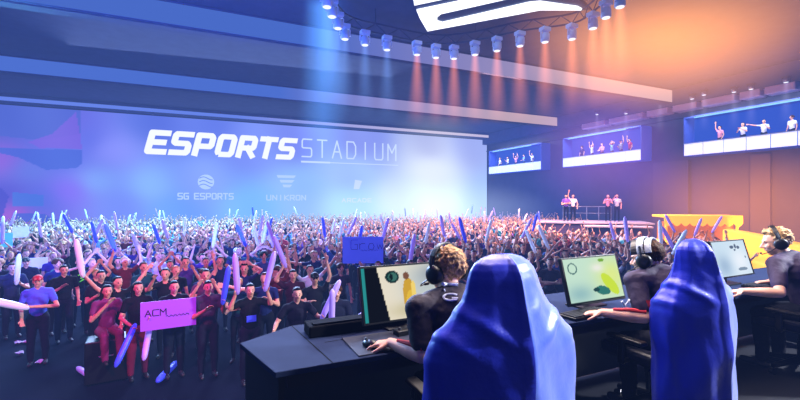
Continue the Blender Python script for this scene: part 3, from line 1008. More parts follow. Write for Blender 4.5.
# ------------------------------------------------------------------ the nearest spectators, each a figure of its own
def near_person(px, py, arms, shirt, hair, hairm, label, skin=None, female=False, sleeves='short', face=(0, -1, 0), sit=False, sticks=(), turn=0.0, scale=1.0, trous=(24, 28, 46), hc_=1.62, lower=0.0, d=None):
    if d is None:
        d = (EYE - (FLOOR + hc_ * scale - lower)) * F / (py - 200)
    base = at(px, d, FLOOR - lower)
    r = empty('person', base)
    to = Vector((1.2, 1.5, 0)) - base
    r.rotation_euler = (0, 0, math.atan2(to.x, -to.y) + turn)
    r.scale = (scale,) * 3
    tag(r, label, 'person', 'front spectators')
    f, hc, M, P, info = person_prims(None, female, face, arms=arms, sleeves=sleeves, sit=sit)
    vox = .0125
    me = grow('body', f.p, vox, 2)
    idx, C = region_of(me, f.p)
    me.materials.append(skin or M_skin); me.materials.append(M_shoe); me.materials.append(M_dark); me.materials.append(M_lip); me.materials.append(hairm)
    reg = np.array([1 if p[-1] == 'shoe' else 0 for p in f.p])[idx].astype(int)
    paint_face(me, C, reg, P, 1.0, {'dark': 2, 'lip': 3, 'hair': 4})
    me.polygons.foreach_set('material_index', reg.tolist())
    o = bpy.data.objects.new('body', me); COL.objects.link(o); o.parent = r
    def part(name, prims, infl, m, noise=0.0):
        mm = grow(name, prims, vox, 2, inflate=infl, noise=noise, nsize=.08)
        mm.materials.append(m)
        q = bpy.data.objects.new(name, mm); COL.objects.link(q); q.parent = r
        return q
    q = part('shirt', [p for p in f.p if p[-1] == 'shirt'], .014, M_shirt_obj, .012); q.color = lin(shirt)
    if sit == 'skirt':
        pass
    q = part('trousers', [p for p in f.p if p[-1] == 'trouser'], .012, M_shirt_obj, .010); q.color = lin(trous)
    if hair != 'bald':
        part('cap' if hair == 'cap' else 'hair', hair_prims(hair, hc, M).p, .0, hairm, .012)
    bpy.context.view_layer.update()
    mw = Matrix.Translation(base) @ Matrix.Rotation(r.rotation_euler.z, 4, 'Z') @ Matrix.Scale(scale, 4)
    for hi, kind, dirn, lab in sticks:
        H, dd = info[hi]
        # the stick's direction is given as seen from the stage: right, away, up
        R3 = Matrix.Rotation(r.rotation_euler.z, 3, 'Z')
        add_stick(kind, mw @ (H + dd * .085) - (R3 @ Vector(dirn)).normalized() * .05, R3 @ Vector(dirn), lab, scale=1.35 if 'long pale' in lab else 1.0)
    return r, info, mw

U1 = ((.30, -.05, 1.58), (.30, -.12, 1.84))
DN = ((.25, .03, 1.14), (.24, -.14, .92))
CL = ((.26, -.14, 1.14), (.08, -.32, 1.30))
M_cap_red = mat('cap_red', (190, 30, 50), .7)
near = [
 (38, 281, ((.25, .03, 1.14), (.22, -.14, .92), (.30, -.12, 1.12), (-.10, -.34, 1.20)), (90, 110, 235), 'cap', M_cap_red, 'person in red cap and pale blue tee reaching sideways with a long pale stick', dict(sticks=[(1, 'white', (-.9, -.15, .42), 'long pale inflatable stick pointing left, held by the red-capped person')], turn=-.25)),
 (79, 262, ((.30, -.20, 1.44), (.07, -.28, 1.52), (.30, -.16, 1.50), (.12, -.26, 1.62)), (16, 18, 24), 'short', M_hair_black, 'person in black tee with green print, hands cupped at the mouth', dict(turn=.1)),
 (101, 276, CL + CL, (30, 26, 40), 'short', M_hair_black, 'person in dark top clapping just right of the green-printed tee', {}),
 (107, 291, ((.24, -.05, 1.14), (.02, -.22, 1.44), (.25, -.02, 1.14), (.16, -.26, 1.02)), (120, 50, 110), 'long', M_hair_black, 'person with long dark hair in magenta top, seated, one hand at the chin', dict(female=True, sit=True, lower=.06, hc_=1.62, trous=(120, 30, 90))),
 (138, 288, ((.27, -.05, 1.14), (.17, -.34, 1.05), (.27, -.05, 1.14), (.14, -.34, 1.08)), (18, 16, 26), 'long', M_hair_black, 'person with long black hair in dark top holding two blue sticks low', dict(female=True, trous=(110, 24, 60), sticks=[(0, 'blue', (-.45, -.35, -.8), 'blue inflatable stick pointing down, held by long-haired person beside the violet sign'), (1, 'pale violet', (-.25, -.5, -.8), 'violet inflatable stick held low in front of long-haired person by the sign')])),
 (174, 287, ((.30, -.12, 1.16), (.40, -.30, 1.20), (.30, -.12, 1.16), (.40, -.30, 1.20)), (18, 18, 30), 'short', M_hair_black, 'person in dark top standing behind and holding the violet handwritten sign', {}),
 (208, 287, CL + ((.25, -.10, 1.16), (.20, -.30, 1.36)), (60, 40, 70), 'short', M_hair_black, 'person in dark plum top between violet sign and twin upright sticks', dict(sticks=[(1, 'blue', (.1, -.2, .95), 'short blue inflatable stick held upright just right of the violet sign')])),
 (250, 290, ((.34, -.10, 1.36), (.26, -.16, 1.60), (.34, -.10, 1.36), (.26, -.16, 1.60)), (14, 14, 20), 'short', M_hair_black, 'person in black tee with blue badge gripping two tall upright violet sticks', dict(sticks=[(0, 'pale violet', (-.08, -.1, 1), 'tall violet stick in the left of the picture of two held by black-teed person'), (1, 'pale violet', (.22, -.1, 1), 'tall violet stick leaning right, beside its twin, held by black-teed person')])),
 (297, 294, ((.34, -.05, 1.18), (.40, -.24, 1.12), (.36, -.05, 1.20), (.36, -.28, 1.28)), (20, 18, 34), 'short', M_hair_black, 'person with glasses and red-lit face in dark top leaning to slanted violet stick', dict(sticks=[(1, 'pale violet', (.42, -.1, .9), 'slanted violet stick between the red-lit face and the curly-haired spectator')])),
 (336, 292, ((.26, -.10, 1.10), (.16, -.34, 1.14), (.26, -.10, 1.10), (.18, -.34, 1.14)), (20, 24, 44), 'curly', M_hair_brown, 'curly-haired person in dark top hugging two sticks beyond the desk ledge', dict(sticks=[(0, 'pale violet', (.0, -.15, 1), 'upright violet stick before the curly-haired spectator beyond the desk'), (1, 'pale violet', (.8, -.1, .6), 'violet stick leaning right before the curly-haired spectator beyond the desk')])),
 (293, 275, ((.36, -.06, 1.56), (.22, -.1, 1.80), DN[0], DN[1]), (60, 24, 44), 'short', M_hair_black, 'person in maroon top just above the red-lit face, one arm up', dict(sticks=[(0, 'pale violet', (-.35, -.05, .95), 'violet stick slanting left above the maroon-topped spectator')])),
 (324, 262, ((.36, -.06, 1.30), (.16, -.2, 1.26), (.34, -.02, 1.62), (.32, -.1, 1.88)), (30, 90, 100), 'short', M_hair_black, 'person in dark teal top with one bare arm stretched straight up', {}),
 (119, 254, ((.34, -.06, 1.62), (.22, -.10, 1.84), (.40, -.04, 1.34), (.46, -.2, 1.56)), (26, 30, 44), 'short', M_hair_black, 'smiling dark-haired person in black top waving a tall slanting stick', dict(sticks=[(1, 'pale violet', (-.30, -.05, 1), 'tall violet stick slanting left, waved by the smiling dark-haired person'), (0, 'pale violet', (-.35, 0, 1), 'violet stick held over the smiling dark-haired person by the raised fist')])),
 (53, 252, ((.32, -.12, 1.52), (.15, -.22, 1.66), (.36, -.10, 1.50), (.34, -.2, 1.76)), (120, 30, 70), 'cap', M_cap_red, 'person in crimson top and red cap left of the cupped-hands spectator', {}),
 (26, 262, DN + ((.25, -.12, 1.14), (.14, -.28, 1.2)), (30, 34, 52), 'cap', mat('cap_dark', (20, 20, 30), .7), 'person in dark cap standing behind the red-capped spectator', {}),
 (161, 251, CL + ((.34, -.12, 1.26), (.2, -.28, 1.46)), (60, 60, 90), 'short', M_hair_black, 'person in grey top shaking both fists below the sponsor emblems', dict(sticks=[(0, 'pale violet', (.3, -.3, -.8), 'violet stick slanting down from the fist-shaking spectator')])),
 (187, 250, DN + CL, (20, 40, 44), 'bald', M_hair_black, 'bald person in dark green jacket below the ball emblem', dict(sleeves='long')),
 (206, 262, CL + CL, (40, 20, 30), 'short', M_hair_brown, 'person with glasses in dark jacket clutching something red at the chest', dict(sleeves='long')),
 (214, 246, ((.35, -.02, 1.60), (.2, -.1, 1.86)) + DN, (24, 26, 40), 'short', M_hair_black, 'person in navy top with an arm up behind the bespectacled spectator', {}),
 (236, 252, CL + ((.36, -.02, 1.60), (.3, -.1, 1.84)), (50, 40, 120), 'cap', M_hair_white, 'person in blue-violet top and white cap beyond the tall stick pair', {}),
 (64, 285, CL + DN, (18, 20, 34), 'short', M_hair_black, 'person in black top between the red cap and the green-printed tee', dict(d=9.3)),
 (12, 268, DN + CL, (40, 44, 70), 'short', M_hair_brown, 'person in slate top at the left end beside an upright pale stick', dict(sticks=[(1, 'white', (.05, -.1, 1), 'upright pale stick at the far left of the front crowd')])),
]
NEARP = []
for px, py, A, sh, hs, hm, lab, kw in near:
    r, info, mw = near_person(px, py, A, sh, hs, hm, lab, **kw)
    NEARP.append((r.location.x, r.location.y))
    if 'green print' in lab:
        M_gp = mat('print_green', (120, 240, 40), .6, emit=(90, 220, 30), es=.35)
        mb = MB()
        mb.tube([(-.05, -.128, 1.30), (.02, -.132, 1.32), (.06, -.13, 1.27), (.0, -.135, 1.22), (.06, -.128, 1.18), (-.02, -.126, 1.13)], .016, 6)
        mb.build('shirt_print', M_gp, r)
    if 'blue badge' in lab:
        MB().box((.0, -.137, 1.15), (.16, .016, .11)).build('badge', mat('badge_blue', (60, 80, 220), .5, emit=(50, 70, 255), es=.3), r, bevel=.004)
# violet handwritten sign and blue sign
def sign(px, py, d, w, h, m, ink, word, cw, chh, label, yaw=0.0, squiggle=True, tx=0.0, tz=0.0):
    c = at(px, d, None, py)
    r = empty('hand_held_sign', c, math.atan2(c.y, c.x) - math.pi / 2 + yaw)
    tag(r, label, 'sign')
    MB().box((0, 0, 0), (w, .012, h)).build('board', m, r)
    if word or squiggle:
        mb = MB()
        if word:
            strokes(mb, word, -w * .42 + tx, tz, cw, chh, cw * .3, .014, O=(0, -.008, 0), dep=.004)
        if squiggle:
            mb.tube([(-w * .05 + i * w * .022, -.009, -.03 + tz + .016 * math.sin(i * 1.9)) for i in range(20)], .006, 5)
        mb.build('handwriting', ink, r)
    return r
M_ink = mat('ink_dark', (34, 14, 70), .7)
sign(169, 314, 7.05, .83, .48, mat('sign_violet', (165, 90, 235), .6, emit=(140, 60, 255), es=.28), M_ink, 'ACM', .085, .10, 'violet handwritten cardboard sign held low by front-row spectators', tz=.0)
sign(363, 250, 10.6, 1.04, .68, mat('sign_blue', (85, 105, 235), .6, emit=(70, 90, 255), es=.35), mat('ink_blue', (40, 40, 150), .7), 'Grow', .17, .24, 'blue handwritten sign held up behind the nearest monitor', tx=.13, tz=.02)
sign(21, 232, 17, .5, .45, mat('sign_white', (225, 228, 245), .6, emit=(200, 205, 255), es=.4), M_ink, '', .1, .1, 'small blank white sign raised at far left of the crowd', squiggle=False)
sign(262, 237, 16, .72, .48, bpy.data.materials['sign_white'], M_ink, '', .1, .1, 'blank white card raised beyond the two tall violet sticks', squiggle=False, yaw=.1)
sign(38, 263, 11.5, .42, .3, bpy.data.materials['sign_white'], M_ink, '', .1, .1, 'small white card held behind the spectator in the dark cap', squiggle=False, yaw=-.1)
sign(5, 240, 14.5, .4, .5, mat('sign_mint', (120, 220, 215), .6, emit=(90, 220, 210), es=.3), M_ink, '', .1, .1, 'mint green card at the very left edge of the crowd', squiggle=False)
hold = place_person('both arms raised', at(363, 11.0, FLOOR), 0, 'navy', 'black'); tag(hold, 'person hidden behind the blue handwritten sign they hold up', 'person', 'individual spectators in the crowd')
NEARP.append((hold.location.x, hold.location.y))

# ------------------------------------------------------------------ the rest of the crowd
cands = []
dd = 8.25
row = 0
while dd < 36.5:
    lat = -.985 * dd - 1
    while lat < .985 * dd + 1:
        d = dd + random.uniform(-.3, .3); l = lat + random.uniform(-.16, .16)
        X = SY * d + CY * l; Y = CY * d - SY * l
        lat += .74 if dd < 20 else .80
        if Y > YW - 1.0 or X > 26.6: continue
        px = 400 + F * l / d; py = 200 + F * (1.58) / d
        if px > 728 and d < 24: continue
        if d < 9.2 and (px < 75 or px > 345): continue
        if 12.0 > X > .0 and Y < 4.4: continue
        if d > 19.5 and 540 < px < 650 and d < 30.5 and X > 17: continue          # podium
        if 640 < px < 800 and d > 17.0 : continue       # booth and wall base
        if px > 350 and py > 274: continue
        if px > 430 and py > 266: continue
        if min((X - a) ** 2 + (Y - b) ** 2 for a, b in NEARP) < .55 ** 2: continue
        cands.append((d, px, X, Y))
    dd += .95 if dd < 20 else 1.1
    row += 1
cands.sort()
NI = 300 - len(near) - 1 - 14 - 4
indiv = cands[:NI]; far = cands[NI:]
print('CROWD', len(indiv), len(far), 'last individual d', indiv[-1][0])
combos = [(s, h, p) for s in CROWD_SHIRTS for h in HAIRS for p in posekeys]
wts = {'black': 3, 'navy': 2.2, 'white': .8, 'dark teal': 1.3, 'steel blue': .9, 'maroon': 1, 'deep violet': 1, 'charcoal': 1.4, 'plum': 1}
random.shuffle(combos)
combos.sort(key=lambda c: random.random() / wts[c[0]] / (1.5 if 'raised' in c[2] or 'overhead' in c[2] or 'V' in c[2] else 1))
def zone(px, d):
    if px < 90: return 'below the faceted screen edge'
    if px < 140: return 'left of the ESPORTS lettering'
    if px < 300: return 'below the ESPORTS lettering'
    if px < 405: return 'below the STADIUM lettering'
    if px < 490: return 'beyond the nearest player'
    if px < 560: return 'below the far balcony'
    if px < 640: return 'below the middle balcony'
    return 'before the amber booth'
nstk = 0
for (d, px, X, Y), (sh, hr, pk) in zip(indiv, combos):
    th = math.atan2(1.5 - X, -(1.0 - Y)) + random.uniform(-.45, .45)
    sc = random.uniform(.93, 1.06)
    o = place_person(pk, (X, Y, FLOOR), th, sh, hr, sc)
    hw = 'dark cap' if pk == 'fist pumped high' else hr + ' hair'
    tag(o, 'spectator in %s top, %s, %s, %s' % (sh, hw, pk, zone(px, d)), 'person', 'individual spectators in the crowd')
    info = PROTO[pk][1]
    up = [k for k in (0, 1) if info[k][0].z > 1.55 and abs(info[k][0].x) > .2]
    if up and random.random() < .5 and nstk < 130:
        k = random.choice(up)
        H, dv = info[k]
        mw = Matrix.Translation((X, Y, FLOOR)) @ Matrix.Rotation(th, 4, 'Z') @ Matrix.Scale(sc, 4)
        kd = random.choice(['pale violet', 'pale violet', 'white', 'white', 'blue'])
        dv = (Vector((random.uniform(-.5, .5), random.uniform(-.25, .15), 1))).normalized()
        dw = Matrix.Rotation(th, 3, 'Z') @ dv
        add_stick(kd, mw @ (H + info[k][1] * .085) - dw * .05, dw, '%s stick held by person in %s top, %s, %s' % (kd, sh, hw, pk))
        nstk += 1

# everyone further back, too small and too many to tell apart
FM = [M_skin, None, M_trouser, M_hair_black, M_shoe, M_dark, M_lip]
shirt_mats = [mat('far_shirt_' + k.replace(' ', '_'), v, .8) for k, v in list(SHIRTS.items())[:9]]
protos = []
for me in FARP:
    nv = len(me.vertices); co = np.empty(nv * 3); me.vertices.foreach_get('co', co); co = co.reshape(-1, 3)
    me.calc_loop_triangles()
    nt_ = len(me.loop_triangles); tri = np.empty(nt_ * 3, int); me.loop_triangles.foreach_get('vertices', tri); tri = tri.reshape(-1, 3)
    mi = np.empty(nt_, int)
    pm = np.empty(len(me.polygons), int); me.polygons.foreach_get('material_index', pm)
    pi = np.empty(nt_, int); me.loop_triangles.foreach_get('polygon_index', pi)
    protos.append((co, tri, pm[pi]))
VV = []; TT = []; MM = []; off = 0
upidx = [i for i, k in enumerate(posekeys) if 'raised' in k or 'overhead' in k or 'V' in k or 'high' in k]
hairalt = 7 + len(shirt_mats)
stv = MB().lathe([(.02, 0), (.05, .08), (.05, .56), (.02, .66)], n=6)
stick_co = np.array(stv.v); stick_tri = []
for f_ in stv.f:
    for k in range(1, len(f_) - 1): stick_tri.append((f_[0], f_[k], f_[k + 1]))
stick_tri = np.array(stick_tri)
for d, px, X, Y in far:
    i = random.choice(upidx) if random.random() < .6 else random.randrange(len(protos))
    co, tri, mi = protos[i]
    th = math.atan2(1.5 - X, -(1.0 - Y)) + random.uniform(-.5, .5); c, s = math.cos(th), math.sin(th)
    sc = random.uniform(.93, 1.08)
    Q = np.empty_like(co)
    Q[:, 0] = (co[:, 0] * c - co[:, 1] * s) * sc + X; Q[:, 1] = (co[:, 0] * s + co[:, 1] * c) * sc + Y; Q[:, 2] = co[:, 2] * sc + FLOOR
    m2 = mi.copy(); m2[mi == 1] = 7 + random.choices(range(9), [3, 2.4, 2.2, 1.3, 1.2, 1, 1.0, .9, 1.0])[0]
    if random.random() < .3: m2[mi == 3] = hairalt
    VV.append(Q); TT.append(tri + off); MM.append(m2); off += len(co)
    if i in upidx and random.random() < .12:
        H = PROTO[posekeys[i]][1][1][0]; hx, hy, hz = H
        P0 = np.array([hx * c - hy * s + X, hx * s + hy * c + Y, hz * sc + FLOOR])
        a, b = random.uniform(-.45, .45), random.uniform(-.3, .3)
        S = stick_co.copy(); S[:, 0] += S[:, 2] * a; S[:, 1] += S[:, 2] * b; S += P0
        VV.append(S); TT.append(stick_tri + off); MM.append(np.full(len(stick_tri), hairalt + 1 + random.choice([0, 1, 1, 1, 2]))); off += len(S)
V = np.concatenate(VV); T = np.concatenate(TT); Mi = np.concatenate(MM)
me = bpy.data.meshes.new('distant_crowd')
me.vertices.add(len(V)); me.vertices.foreach_set('co', V.ravel())
me.loops.add(len(T) * 3); me.loops.foreach_set('vertex_index', T.ravel().astype(np.int32))
me.polygons.add(len(T)); me.polygons.foreach_set('loop_start', np.arange(0, len(T) * 3, 3, dtype=np.int32))
me.polygons.foreach_set('loop_total', np.full(len(T), 3, np.int32))
for m in [M_skin, M_skin, M_trouser, M_hair_black, M_shoe, M_skin, M_skin] + shirt_mats + [M_hair_brown] + [M_stk['pale violet'], M_stk['white'], M_stk['blue']]:
    me.materials.append(m)
me.polygons.foreach_set('material_index', Mi.astype(np.int32))
me.update(calc_edges=True); me.validate()
o = bpy.data.objects.new('distant_crowd', me); COL.objects.link(o)
tag(o, 'dense distant crowd with raised arms filling the hall below the video wall', 'crowd', kind='stuff')
print('far tris', len(T))

cs = empty('equipment_case', at(107, 7.27, FLOOR), .1)
tag(cs, 'black equipment case under the seated person in magenta', 'case')
MB().box((0, .12, .395), (.62, .46, .73)).build('case_body', M_black_plastic, cs, bevel=.02)
for sx in (-.25, .25):
    for sy in (-.05, .29): MB().lathe([(.03, 0), (.03, .04)], c=(sx, sy, 0), n=10).build('foot', M_black_metal, cs)
MB().tube([(-.1, -.115, .5), (-.1, -.14, .5), (.1, -.14, .5), (.1, -.115, .5)], .012, 6).build('handle', M_steel, cs)
# sticks and litter lying on the floor in front
add_stick('pale violet', at(78, 7.75, FLOOR + .05), at(101, 7.1, FLOOR) - at(78, 7.75, FLOOR), 'violet inflatable stick lying on the hall floor, front left')
add_stick('blue', at(158, 7.2, FLOOR + .05), at(176, 8.0, FLOOR) - at(158, 7.2, FLOOR), 'blue inflatable stick lying on the floor below the violet sign', scale=1.25)
M_paper = mat('paper_scrap', (200, 210, 240), .8)
for i, (x, y, lab) in enumerate(((18, 343, 'crumpled white paper scrap farthest up the bare floor on the left'), (27, 342, 'crumpled paper scrap second from the left on the bare floor'), (20, 354, 'crumpled paper scrap nearest the stage on the left floor'),
                  (40, 362, 'flattened paper scrap below the red-capped person'), (20, 312, 'paper scrap alone beneath the long pale stick'))):
    p = at_z(x, y, FLOOR + .03)
    mb = MB()
    M3 = Matrix.Rotation(i, 3, 'Z')
    vs = []; 
    for a in range(9):
        rr = random.uniform(.05, .10)
        vs.append(M3 @ Vector((rr * math.cos(a * .7), rr * math.sin(a * .7), random.uniform(0, .05))))
    mb.add(vs + [Vector((0, 0, .06)), Vector((0, 0, -.025))], [(9, a, (a + 1) % 9) for a in range(9)] + [(10, (a + 1) % 9, a) for a in range(9)])
    o = mb.build('paper_scrap', M_paper); o.location = p
    tag(o, lab, 'litter', 'litter on the hall floor')

# ------------------------------------------------------------------ podium with four standing hosts, amber booth, amber bench
M_pod = mat('podium_dark', (70, 60, 100), .7)
M_podtop = mat('podium_top', (190, 180, 205), .6)
pc = at(590, 27.5, .1)
pod = empty('presenter_podium', (pc.x, pc.y, FLOOR), -YAW - .30)
tag(pod, 'raised dark podium with pale top carrying two pairs of standing hosts', 'podium')
MB().box((0, 0, .85), (6.6, 3.0, 1.7)).build('riser', M_pod, pod, bevel=.03)
MB().box((0, 0, 1.74), (6.8, 3.2, .10)).build('deck', M_podtop, pod, bevel=.02)
mb = MB()
for k in range(5): mb.tube([(-1.6 + k * .75, .8, 1.79), (-1.6 + k * .75, .8, 2.75)], .03, 6)
mb.tube([(-1.65, .8, 2.75), (1.45, .8, 2.75)], .03, 6); mb.tube([(-1.65, .8, 2.3), (1.45, .8, 2.3)], .02, 6)
mb.build('guard_rail', M_steel, pod)
dk = empty('host_desk', at(617, 24.6, FLOOR)); dk.rotation_euler = (0, 0, -YAW - .3)
tag(dk, 'pale topped host desk on legs in front of the podium', 'desk')
MB().box((0, 0, 1.62), (3.6, .9, .10)).build('desk_top', M_podtop, dk, bevel=.02)
MB().box((0, .1, 1.35), (3.2, .5, .45)).build('front_panel', M_pod, dk, bevel=.02)
for sx in (-1.6, 1.6):
    for sy in (-.35, .35):
        MB().box((sx, sy, .78), (.08, .08, 1.56)).build('leg', M_black_metal, dk)
hosts = [(566, 'arms crossed', 'violet', 'black', 'left host of the left pair on the podium, violet top'), (573, 'one arm raised', 'white', 'brown', 'right host of the left pair on the podium, white top'),
         (608, 'clapping before the chest', 'pink', 'brown', 'left host of the right pair on the podium, pink top'), (617, 'phone arm up', 'white', 'fair', 'right host of the right pair on the podium, white top')]
for px, pk, sh, hr, lab in hosts:
    p = at(px, 27.2, .19)
    o = place_person(pk, p, -.9, sh, hr, 1.02); tag(o, lab + ', standing', 'person', 'hosts on the podium')

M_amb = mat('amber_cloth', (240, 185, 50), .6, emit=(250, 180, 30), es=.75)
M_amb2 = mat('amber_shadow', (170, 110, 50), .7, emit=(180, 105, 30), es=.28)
bc = at(695, 21.5, FLOOR)
bo = empty('amber_booth', bc, -YAW - .2)
tag(bo, 'amber-lit booth with scalloped canopy edge before the brown wall', 'booth')
W = 3.5
mb = MB().box((0, 0, 2.36), (W, 1.6, .12)); mb.build('canopy_top', M_amb, bo, bevel=.02)
prof = []
nS = 9
for i in range(nS * 8 + 1):
    u = i / 8.0
    prof.append((-W / 2 + W * i / (nS * 8), -.80, 2.30 - .26 - .16 * abs(math.sin(u * math.pi))))
poly = [(-W / 2, -.80, 2.32)] + prof + [(W / 2, -.80, 2.32)]
MB().prism(poly[::-1], (0, .04, 0)).build('scalloped_valance', M_amb, bo)
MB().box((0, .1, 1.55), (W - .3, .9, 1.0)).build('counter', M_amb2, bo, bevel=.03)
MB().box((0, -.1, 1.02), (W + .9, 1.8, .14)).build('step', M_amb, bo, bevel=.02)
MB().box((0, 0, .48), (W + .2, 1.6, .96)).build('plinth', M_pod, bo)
for q in (-1, 1):
    MB().tube([(q * (W / 2 - .15), -.6, 1.05), (q * (W / 2 - .15), -.6, 2.32)], .06, 10).build('post', M_amb, bo)
# curved amber bench
bpth = [at(*q, FLOOR) for q in ((722, 19.2), (733, 18.2), (746, 16.9), (760, 15.4), (776, 13.8), (800, 12.4), (830, 11.4))]
bo_ = bpth[3].copy()
bn = empty('curved_bench', bo_)
tag(bn, 'long curved amber upholstered bench behind the farthest player', 'bench')
def sweep(off0, off1, z0, z1):
    vs = []; fs = []
    n = len(bpth)
    for i, p in enumerate(bpth):
        t = (bpth[min(i + 1, n - 1)] - bpth[max(i - 1, 0)]).normalized(); nn = Vector((t.y, -t.x, 0))
        for o_, z_ in ((off0, z0), (off1, z0), (off1, z1), (off0, z1)):
            q = p - bo_ + nn * o_; vs.append((q.x, q.y, z_))
    for i in range(n - 1):
        for j in range(4):
            fs.append((i * 4 + j, (i + 1) * 4 + j, (i + 1) * 4 + (j + 1) % 4, i * 4 + (j + 1) % 4))
    fs.append((0, 1, 2, 3)); fs.append(((n - 1) * 4 + 3, (n - 1) * 4 + 2, (n - 1) * 4 + 1, (n - 1) * 4))
    return MB().add(vs, fs)
sweep(-.45, 0, .9, 1.85).build('backrest', M_amb, bn, bevel=.08)
sweep(0, .9, .9, 1.25).build('seat', M_amb, bn, bevel=.08)
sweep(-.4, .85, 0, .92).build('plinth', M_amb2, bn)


# ================================================================== STAGE
M_desk = mat('desk_top_blue_grey', (40, 50, 78), 0.8, noise=.06, nscale=8, spec=.04)
M_matte = mat('matte_black', (14, 15, 20), .9, spec=.05)
M_deskside = mat('desk_side_black', (14, 16, 28), 0.45)
dk = empty('gaming_desk', (.3, 2.4, 0))
tag(dk, 'long dark blue-grey competition desk shared by the three players', 'desk')
def L_(p): return Vector(p) - Vector((.3, 2.4, 0))
top = [(.29, 2.10), (10.6, 2.04), (10.6, 2.78), (.50, 2.84), (.16, 2.62)]
MB().prism([L_((x, y, .722)) for x, y in top], (0, 0, .03)).build('desktop', M_desk, dk, bevel=.004)
mb = MB()
for x0, y0, x1, y1 in ((.58, 2.10, .50, 2.83), (2.2, 2.1, 2.2, 2.8), (3.95, 2.1, 3.95, 2.8), (.62, 2.42, 1.05, 2.44)):
    a = L_((x0, y0, .753)); b = L_((x1, y1, .753)); u = (b - a).normalized(); n_ = Vector((-u.y, u.x, 0)) * .004
    mb.add([a - n_, a + n_, b + n_, b - n_], [(0, 3, 2, 1)])
mb.build('panel_seam', M_matte, dk)
MB().prism([L_((x, y, .02)) for x, y in ((.31, 2.13), (.34, 2.13), (.22, 2.60), (.19, 2.60))], (0, 0, .70)).build('end_panel', M_deskside, dk)
MB().box(L_((5.4, 2.70, .37)), (10.2, .04, .70)).build('back_panel', M_deskside, dk)
for x in (2.22, 3.97, 5.9, 7.8):
    MB().box(L_((x, 2.42, .37)), (.05, .60, .70)).build('divider_panel', M_deskside, dk)
MB().box(L_((5.2, 2.12, .69)), (9.7, .03, .06)).build('front_rail', M_deskside, dk)

# black ledge along the back edge
lg = empty('cable_ledge', (.55, 2.60, .752))
tag(lg, 'long black cable ledge at the back of the nearest desk section', 'cable tray')
a = Vector((.0, .0, 0)); b = Vector((1.6, .02, 0))
MB().box((.83, .0, .035), (1.66, .16, .07)).build('housing', M_matte, lg, bevel=.008)
MB().box((.83, -.035, .075), (1.6, .05, .012)).build('lid_strip', M_matte, lg)

# ---------------------------------------------------------------- monitors
W_, H_ = .60, .338
def picture(kind):
    NXp, NYp = 96, 56
    u, v = np.meshgrid(np.linspace(0, 1, NXp), np.linspace(0, 1, NYp))
    c = np.zeros((NYp, NXp, 3))
    def blob(cx_, cy_, rx, ry, col, soft=False, ang=0.0):
        du, dv = u - cx_, v - cy_
        x = du * math.cos(ang) + dv * math.sin(ang); y = -du * math.sin(ang) + dv * math.cos(ang)
        q = (x / rx) ** 2 + (y / ry) ** 2
        if soft:
            w = np.exp(-q)[..., None]; c[:] = c * (1 - w) + np.array(col) * w
        else: c[q < 1] = col
    if kind == 0:
        c[:] = (232, 222, 200)
        blob(.75, .6, .3, .5, (190, 200, 200), True); blob(.9, .8, .2, .2, (150, 160, 170), True); blob(.6, .15, .3, .15, (200, 190, 150), True)
        c[u < (.28 - .10 * v)] = (12, 14, 18); c[u < .035] = (40, 140, 140)
        blob(.355, .80, .085, .12, (20, 50, 48)); blob(.36, .80, .055, .08, (60, 110, 100)); blob(.345, .80, .02, .06, (14, 30, 30))
        blob(.54, .42, .075, .34, (205, 160, 50)); blob(.56, .30, .06, .22, (225, 185, 60)); blob(.525, .80, .035, .075, (120, 80, 60)); blob(.60, .5, .03, .2, (240, 210, 110))
    elif kind == 1:
        c[:] = (196, 226, 205)
        blob(.2, .2, .25, .2, (150, 190, 190), True); blob(.85, .55, .3, .4, (220, 235, 140), True); blob(.6, .75, .12, .1, (235, 235, 225), True)
        blob(.78, .35, .10, .28, (200, 225, 60), ang=.4); blob(.62, .22, .14, .10, (50, 120, 110), ang=-.5); blob(.5, .25, .06, .05, (30, 70, 70))
        ring = ((u - .14) / .085) ** 2 + ((v - .78) / .13) ** 2
        c[(ring < 1) & (ring > .6)] = (70, 110, 110)
        blob(.70, .92, .06, .04, (120, 170, 60)); c[v < .03] = (30, 40, 40)
    else:
        c[:] = (205, 226, 240)
        blob(.7, .4, .3, .4, (235, 242, 250), True); blob(.2, .3, .2, .3, (165, 190, 215), True)
        for k, (a, b, w, h) in enumerate(((.55, .82, .06, .05), (.66, .84, .03, .07), (.74, .80, .045, .045), (.62, .73, .03, .03), (.7, .16, .14, .05), (.88, .5, .02, .03))):
            blob(a, b, w, h, (90, 105, 130) if k < 4 else (130, 150, 170))
        c[(u > .96)] = (30, 34, 44)
    c = c / 255
    return NXp, NYp, np.where(c <= .04045, c / 12.92, ((c + .055) / 1.055) ** 2.4)
M_scr = vcol_mat('monitor_picture', 1.0)
